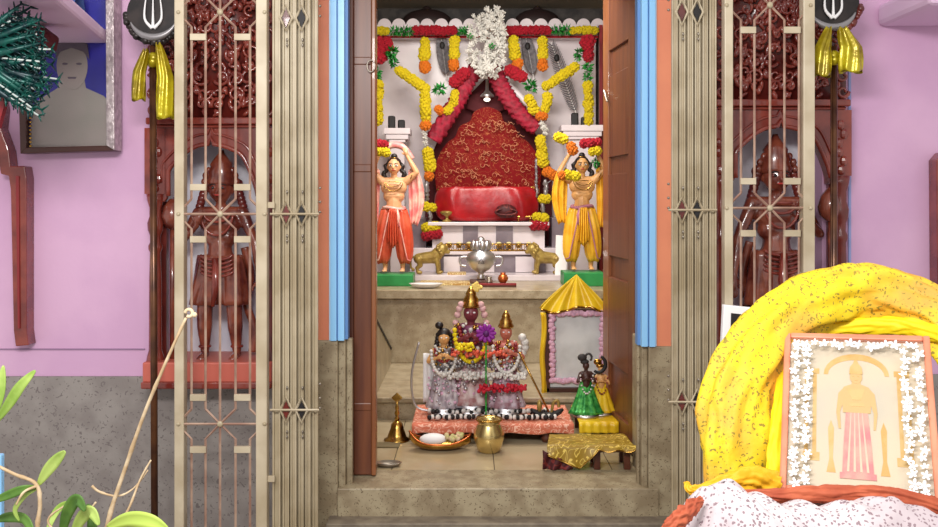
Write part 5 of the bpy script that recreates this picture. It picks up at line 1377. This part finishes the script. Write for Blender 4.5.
for k in range(4): qpoly(m, [(-.07+k*.042, -.35), (-.055+k*.042, -.35), (-.035+k*.024, .0), (-.04+k*.024, .0)], .0014, .002)
m.build('printed_robe_folds', photo_bg, root)
m = MB(); qpoly(m, [(-.09, 0), (.09, 0), (.10, .12), (.085, .16), (.03, .18), (.03, .2), (-.03, .2), (-.03, .18), (-.085, .16), (-.10, .12)], .0008, .0016)
qpoly(m, [(.042*math.cos(t), .225+.04*math.sin(t)) for t in [2*PI*k/16 for k in range(16)]], .0016, .002)
for s_ in (-1, 1): qpoly(m, [(s_*.09, .15), (s_*.12, .12), (s_*.135, 0), (s_*.12, -.1), (s_*.105, -.1), (s_*.11, 0), (s_*.09, .06)], .0008, .0014)
m.build('printed_torso', pic_skin, root)
m = MB(); qpoly(m, [(-.045, .245), (.045, .245), (.04, .29), (.018, .315), (0, .36), (-.018, .315), (-.04, .29)], .0016, .0024); qbox(m, -.05, .04, .05, .06, .0016, .002); qpoly(m, [(-.06, .15), (.06, .15), (.03, .08), (-.03, .08)], .0016, .002); m.build('printed_crown', pic_gold, root)
m = MB()
for s_ in (-1, 1): qpoly(m, [(s_*.017+.008*math.cos(t), .232+.004*math.sin(t)) for t in [2*PI*k/8 for k in range(8)]], .002, .0024)
qpoly(m, [(.012*math.cos(t), .205+.003*math.sin(t)) for t in [2*PI*k/8 for k in range(8)]], .002, .0024)
m.build('printed_face_features', pic_gold, root)
qbox(MB(), -.455, -.465, .455, .465, .004, .0055).build('glass_pane', glass, root)
# white blossom border
gr = thing('white_blossom_garland', 'garland of white tuberose blossoms ringing the large salmon frame', 'garland', Q(-.4, -.45, .015))
bl = MB()
for k in range(5):
    a = 2*PI*k/5; bl.ball((.55*math.cos(a), .55*math.sin(a), .12), (.42, .26, .12), 8, 6, Matrix.Rotation(a, 3, 'Z') @ Matrix.Rotation(-.3, 3, 'Y'))
bl.ball((0, 0, .15), .2, 8, 6)
bme = proto_mesh('tuberose', bl, mat('bright_white_petals', (248, 248, 250), .6))
Mrot = Matrix((R2, U2, Nn)).transposed().to_4x4()
n1, n2 = 17, 15; cnt = 0
ring = []
for layer in (0, 1):
    e = .385-.06*layer if layer else .405
    hh = .415-.045*layer
    for k in range(19): ring.append((-e, fit(-.46, hh, k/18))); ring.append((e, fit(-.46, hh, k/18)))
    if layer == 0:
        for k in range(1, 13): ring.append((fit(-e, e, k/13), hh))
for u, v in ring[:98]:
    o = bpy.data.objects.new('tuberose', bme); COL.objects.link(o); o.parent = gr
    o.location = Q(u+R.uniform(-.015, .015), v+R.uniform(-.01, .01), .014+R.uniform(0, .008))-gr.location
    s_ = R.uniform(.009, .013); o.scale = (s_,)*3; o.rotation_euler = (Mrot @ Matrix.Rotation(R.uniform(0, 6), 4, 'Z') @ Matrix.Rotation(R.uniform(-.5, .5), 4, 'X')).to_euler()

# yellow cloth: thick folded roll swept over the frame
def sweep_cloth(path, rads, Yoff, mt, name, label, parent=None, amp=.10, nu=220, nv=56, seed=0, flat=.62, creases=()):
    P = spline(path, 24); n = len(P); m = MB()
    rs = []
    for i in range(n):
        t = i/(n-1)*(len(rads)-1); k = min(int(t), len(rads)-2); rs.append(fit(rads[k], rads[k+1], t-k))
    rings = []
    for i in range(n):
        tg = (P[min(i+1, n-1)]-P[max(i-1, 0)]).normalized(); a = Vector((0, -1, 0)); a = (a-tg*a.dot(tg)).normalized(); b_ = tg.cross(a)
        row = []
        for k in range(nv):
            th = 2*PI*k/nv
            f1 = noise.noise(Vector((math.cos(th)*2.2+seed, math.sin(th)*2.2, i/n*9)))
            f2 = noise.noise(Vector((th*1.6+seed, i/n*26, 3)))*.5 if k < nv else 0
            fold = .6*math.sin(th*7+i/n*16+3*f1)+.5*noise.noise(Vector((math.cos(th)*3, math.sin(th)*3+seed, i/n*18+th)))
            r = rs[i]*(1+amp*(f1*1.6+fold*.9)+amp*.5*noise.noise(Vector((math.cos(th)*5, math.sin(th)*5+seed, i/n*30))))
            row.append(P[i]+(b_*math.cos(th)+a*math.sin(th)*flat)*r)
        rings.append(row)
    vs = [v for r in rings for v in r]; fs = [(i*nv+k, i*nv+(k+1) % nv, (i+1)*nv+(k+1) % nv, (i+1)*nv+k) for i in range(n-1) for k in range(nv)]
    fs += [tuple(range(nv-1, -1, -1)), tuple((n-1)*nv+k for k in range(nv))]
    m.add(vs, fs); o = m.build(name, mt, parent, True)
    if label: tag(o, label, 'cloth')
    return o
Yq = 1.93
yc_ = sweep_cloth([A(736, 500, 1.86), A(735, 450, 1.88), A(740, 395, 1.92), A(764, 345, 1.98), A(805, 308, 2.03), A(858, 293, 2.06), A(905, 301, 2.04), A(945, 326, 1.98), A(972, 375, 1.92), A(985, 430, 1.9), A(990, 500, 1.9)], [.056, .070, .074, .070, .070, .068, .060, .058, .058, .06, .062], 0, yprint, 'yellow_printed_cloth', 'bright yellow cotton cloth with small green print draped over the garlanded picture', amp=.16, seed=2)
sweep_cloth([A(774, 496, 1.76), A(778, 450, 1.82), A(783, 400, 1.9), A(788, 350, 2.0)], [.018, .022, .02, .016], 0, yplain, 'plain_lining_edge', None, yc_, amp=.1, seed=5, flat=.5)
sweep_cloth([A(800, 336, 2.04), A(850, 328, 2.03), A(900, 326, 2.0), A(945, 336, 1.92)], [.012, .020, .020, .018], 0, yplain, 'plain_lining_edge', None, yc_, amp=.12, seed=6, flat=.6)
sweep_cloth([A(775, 488, 1.74), A(752, 480, 1.73), A(725, 484, 1.72), A(702, 490, 1.72), A(690, 489, 1.72), A(687, 483, 1.74)], [.026, .024, .017, .010, .008, .006], 0, mat('mustard_cotton', (236, 176, 20), .6), 'orange_hem_fold', None, yc_, amp=.22, seed=8, flat=.7)

# white dotted cloth with rust border heaped on the table front
PR = [(660, 560), (676, 530), (690, 507), (704, 489), (716, 482), (732, 484), (752, 494), (775, 501), (800, 505), (828, 507), (850, 503), (870, 500), (890, 501), (906, 505), (938, 515), (970, 530), (1010, 545)]
def prof(x):
    for a, b_ in zip(PR, PR[1:]):
        if x <= b_[0]: return fit(a[1], b_[1], (x-a[0])/(b_[0]-a[0]))
    return PR[-1][1]
YH = 1.57
def heapc(u, v):
    px = fit(662, 1008, u); zc_ = Z(prof(px)+1.5, YH)
    wr = .007*noise.noise(Vector((u*16, v*7, 1)))+.004*math.sin(u*60+v*12)
    if v < .62:
        t = v/.62; a = t**.8
        return Vector((X(px, YH)+.012*math.sin(v*14+u*9), fit(1.40, YH, a)+wr*1.2-.02*math.sin(u*22+v*5)*(1-t), fit(zc_-.24, zc_, math.sin(a*PI/2))+wr))
    t = (v-.62)/.38; return Vector((X(px, YH), fit(YH, 1.66, t), fit(zc_, max(tz+.01, zc_-.08), t*t)+wr))
m = MB(); m.grid(heapc, 170, 54)
ob = m.build('white_dotted_cloth', wprint, smooth=True, solid=.005); tag(ob, 'white grey-dotted cotton cloth with rust border heaped before the garlanded picture', 'cloth')
sweep_cloth([A(a, b_, 1.635) for a, b_ in ((744, 494), (775, 496), (805, 495), (835, 494), (870, 493), (900, 497), (938, 508), (980, 524))], [.008, .013, .014, .015, .013, .014, .016, .016], 0, rust, 'rust_border', None, ob, amp=.2, seed=4, flat=.8)
sweep_cloth([A(664, 532, 1.5), A(678, 520, 1.5), A(692, 508, 1.52), A(702, 500, 1.54)], [.008, .014, .013, .006], 0, rust, 'rust_corner', None, ob, amp=.25, seed=9)

# ------------------------------------------------------------------ potted plant lower left
Yp = 2.0
root = thing('potted_plant', 'potted plant with sparse long leaves and bare stems at the lower left', 'plant', (X(85, Yp), Yp, .30))
cx = X(85, Yp)
MB().lathe((cx, Yp, .30), [(.09, 0), (.13, .2), (.15, .3), (.16, .3), (.16, .335), (.145, .335), (.13, .31)], 26).build('pot', terra, root, True)
MB().lathe((cx, Yp, .58), [(.13, 0), (.14, .03), (.02, .045)], 20).build('soil', soil, root, True)
tag(MB().lathe((cx, Yp, 0), [(.16, 0), (.16, .03), (.12, .05), (.12, .26), (.16, .28), (.16, .30)], 24).build('plant_stand', grano, smooth=False), 'stone stand below the potted plant at the lower left', 'stand')
def stemp(pts, r, Y=Yp, name='stem', mt=None):
    P = spline([A(a, b_, Y+d) for a, b_, d in pts], 6); n = len(P); m = MB(); m.tube(P, [fit(r, r*.55, i/(n-1))*(1.25 if i % 7 == 0 else 1) for i in range(n)], 8); m.build(name, mt or stem, root, True)
stemp([(96, 590, 0), (108, 522, 0), (126, 466, 0), (145, 412, -.02), (166, 362, -.04), (186, 318, -.05)], .0055, name='long_cane')
m = MB(); c = A(189, 313, Yp-.05); m.tube([c+Vector((.008*math.cos(t), 0, .008*math.sin(t))) for t in [fit(-2.2, 3.2, k/12) for k in range(13)]], .004, 6); m.ball(c+Vector((.012, 0, -.004)), .006); m.build('cane_tip', stem, root, True)
stemp([(95, 590, 0), (112, 535, 0), (128, 510, 0), (140, 480, .02), (151, 460, .03)], .0035, name='thin_stem')
stemp([(104, 500, 0), (96, 486, 0), (92, 488, 0), (104, 494, .0), (126, 494, .01), (140, 478, .02)], .003, name='thin_stem') if False else stemp([(92, 486, 0), (100, 492, 0), (118, 496, .01), (134, 488, .02), (148, 470, .03)], .003, name='thin_stem')
stemp([(70, 590, 0), (50, 560, 0), (38, 530, 0), (40, 505, 0), (36, 484, 0), (14, 474, 0), (-10, 462, 0)], .006)
stemp([(60, 590, .02), (76, 545, .02), (84, 520, .02), (96, 502, .02)], .004)
stemp([(37, 486, 0), (24, 492, -.02), (16, 505, -.03)], .0035)
stemp([(80, 590, 0), (60, 540, -.02), (48, 520, -.02), (66, 505, -.02), (76, 500, -.02)], .003)
def leaf(pts, w, mt, Y=Yp):
    P = spline([A(a, b_, Y+d) for a, b_, d in pts], 8); n = len(P); m = MB(); vs = []
    for i, p in enumerate(P):
        t = i/(n-1); tg = (P[min(i+1, n-1)]-P[max(i-1, 0)]).normalized(); sd = tg.cross(Vector((0, -1, 0))).normalized(); ww = w*math.sin(PI*min(.995, t*.94+.03))**.75
        for q in (-1, -.5, 0, .5, 1): vs.append(p+sd*q*ww+Vector((0, -.25*abs(q)*ww+.006, 0)))
    m.add(vs, [(i*5+k, i*5+k+1, (i+1)*5+k+1, (i+1)*5+k) for i in range(n-1) for k in range(4)]); m.build('leaf', mt, root, True, solid=.0015)
leaf([(-6, 424, 0), (8, 404, -.02), (20, 386, -.03), (34, 371, -.03)], .012, leafm)
leaf([(-4, 412, 0), (0, 390, 0), (2, 366, 0)], .010, leafm)
leaf([(37, 486, 0), (46, 472, -.01), (56, 460, -.02), (64, 452, -.03)], .013, leafm)
leaf([(37, 488, 0), (22, 490, -.02), (4, 497, -.02), (-12, 504, -.02)], .010, leafd)
leaf([(36, 490, 0), (24, 496, -.01), (14, 510, 0), (18, 522, 0)], .006, leafm)
leaf([(60, 540, 0), (66, 515, -.02), (76, 500, -.04), (84, 512, -.05)], .014, leafd)
leaf([(44, 540, 0), (52, 518, .02), (62, 506, .03), (80, 502, .03)], .008, leafm)
leaf([(70, 540, 0), (80, 520, -.02), (90, 512, -.04), (98, 526, -.05)], .014, leafm)
leaf([(106, 528, 0), (128, 520, -.03), (150, 522, -.05), (168, 532, -.05)], .017, mat('lime_leaf', (188, 214, 96), .45), Yp-.1)
leaf([(88, 545, 0), (92, 520, .02), (86, 505, .03)], .012, leafd)
leaf([(34, 540, 0), (24, 520, .02), (6, 518, .03), (-6, 522, .03)], .012, leafd)
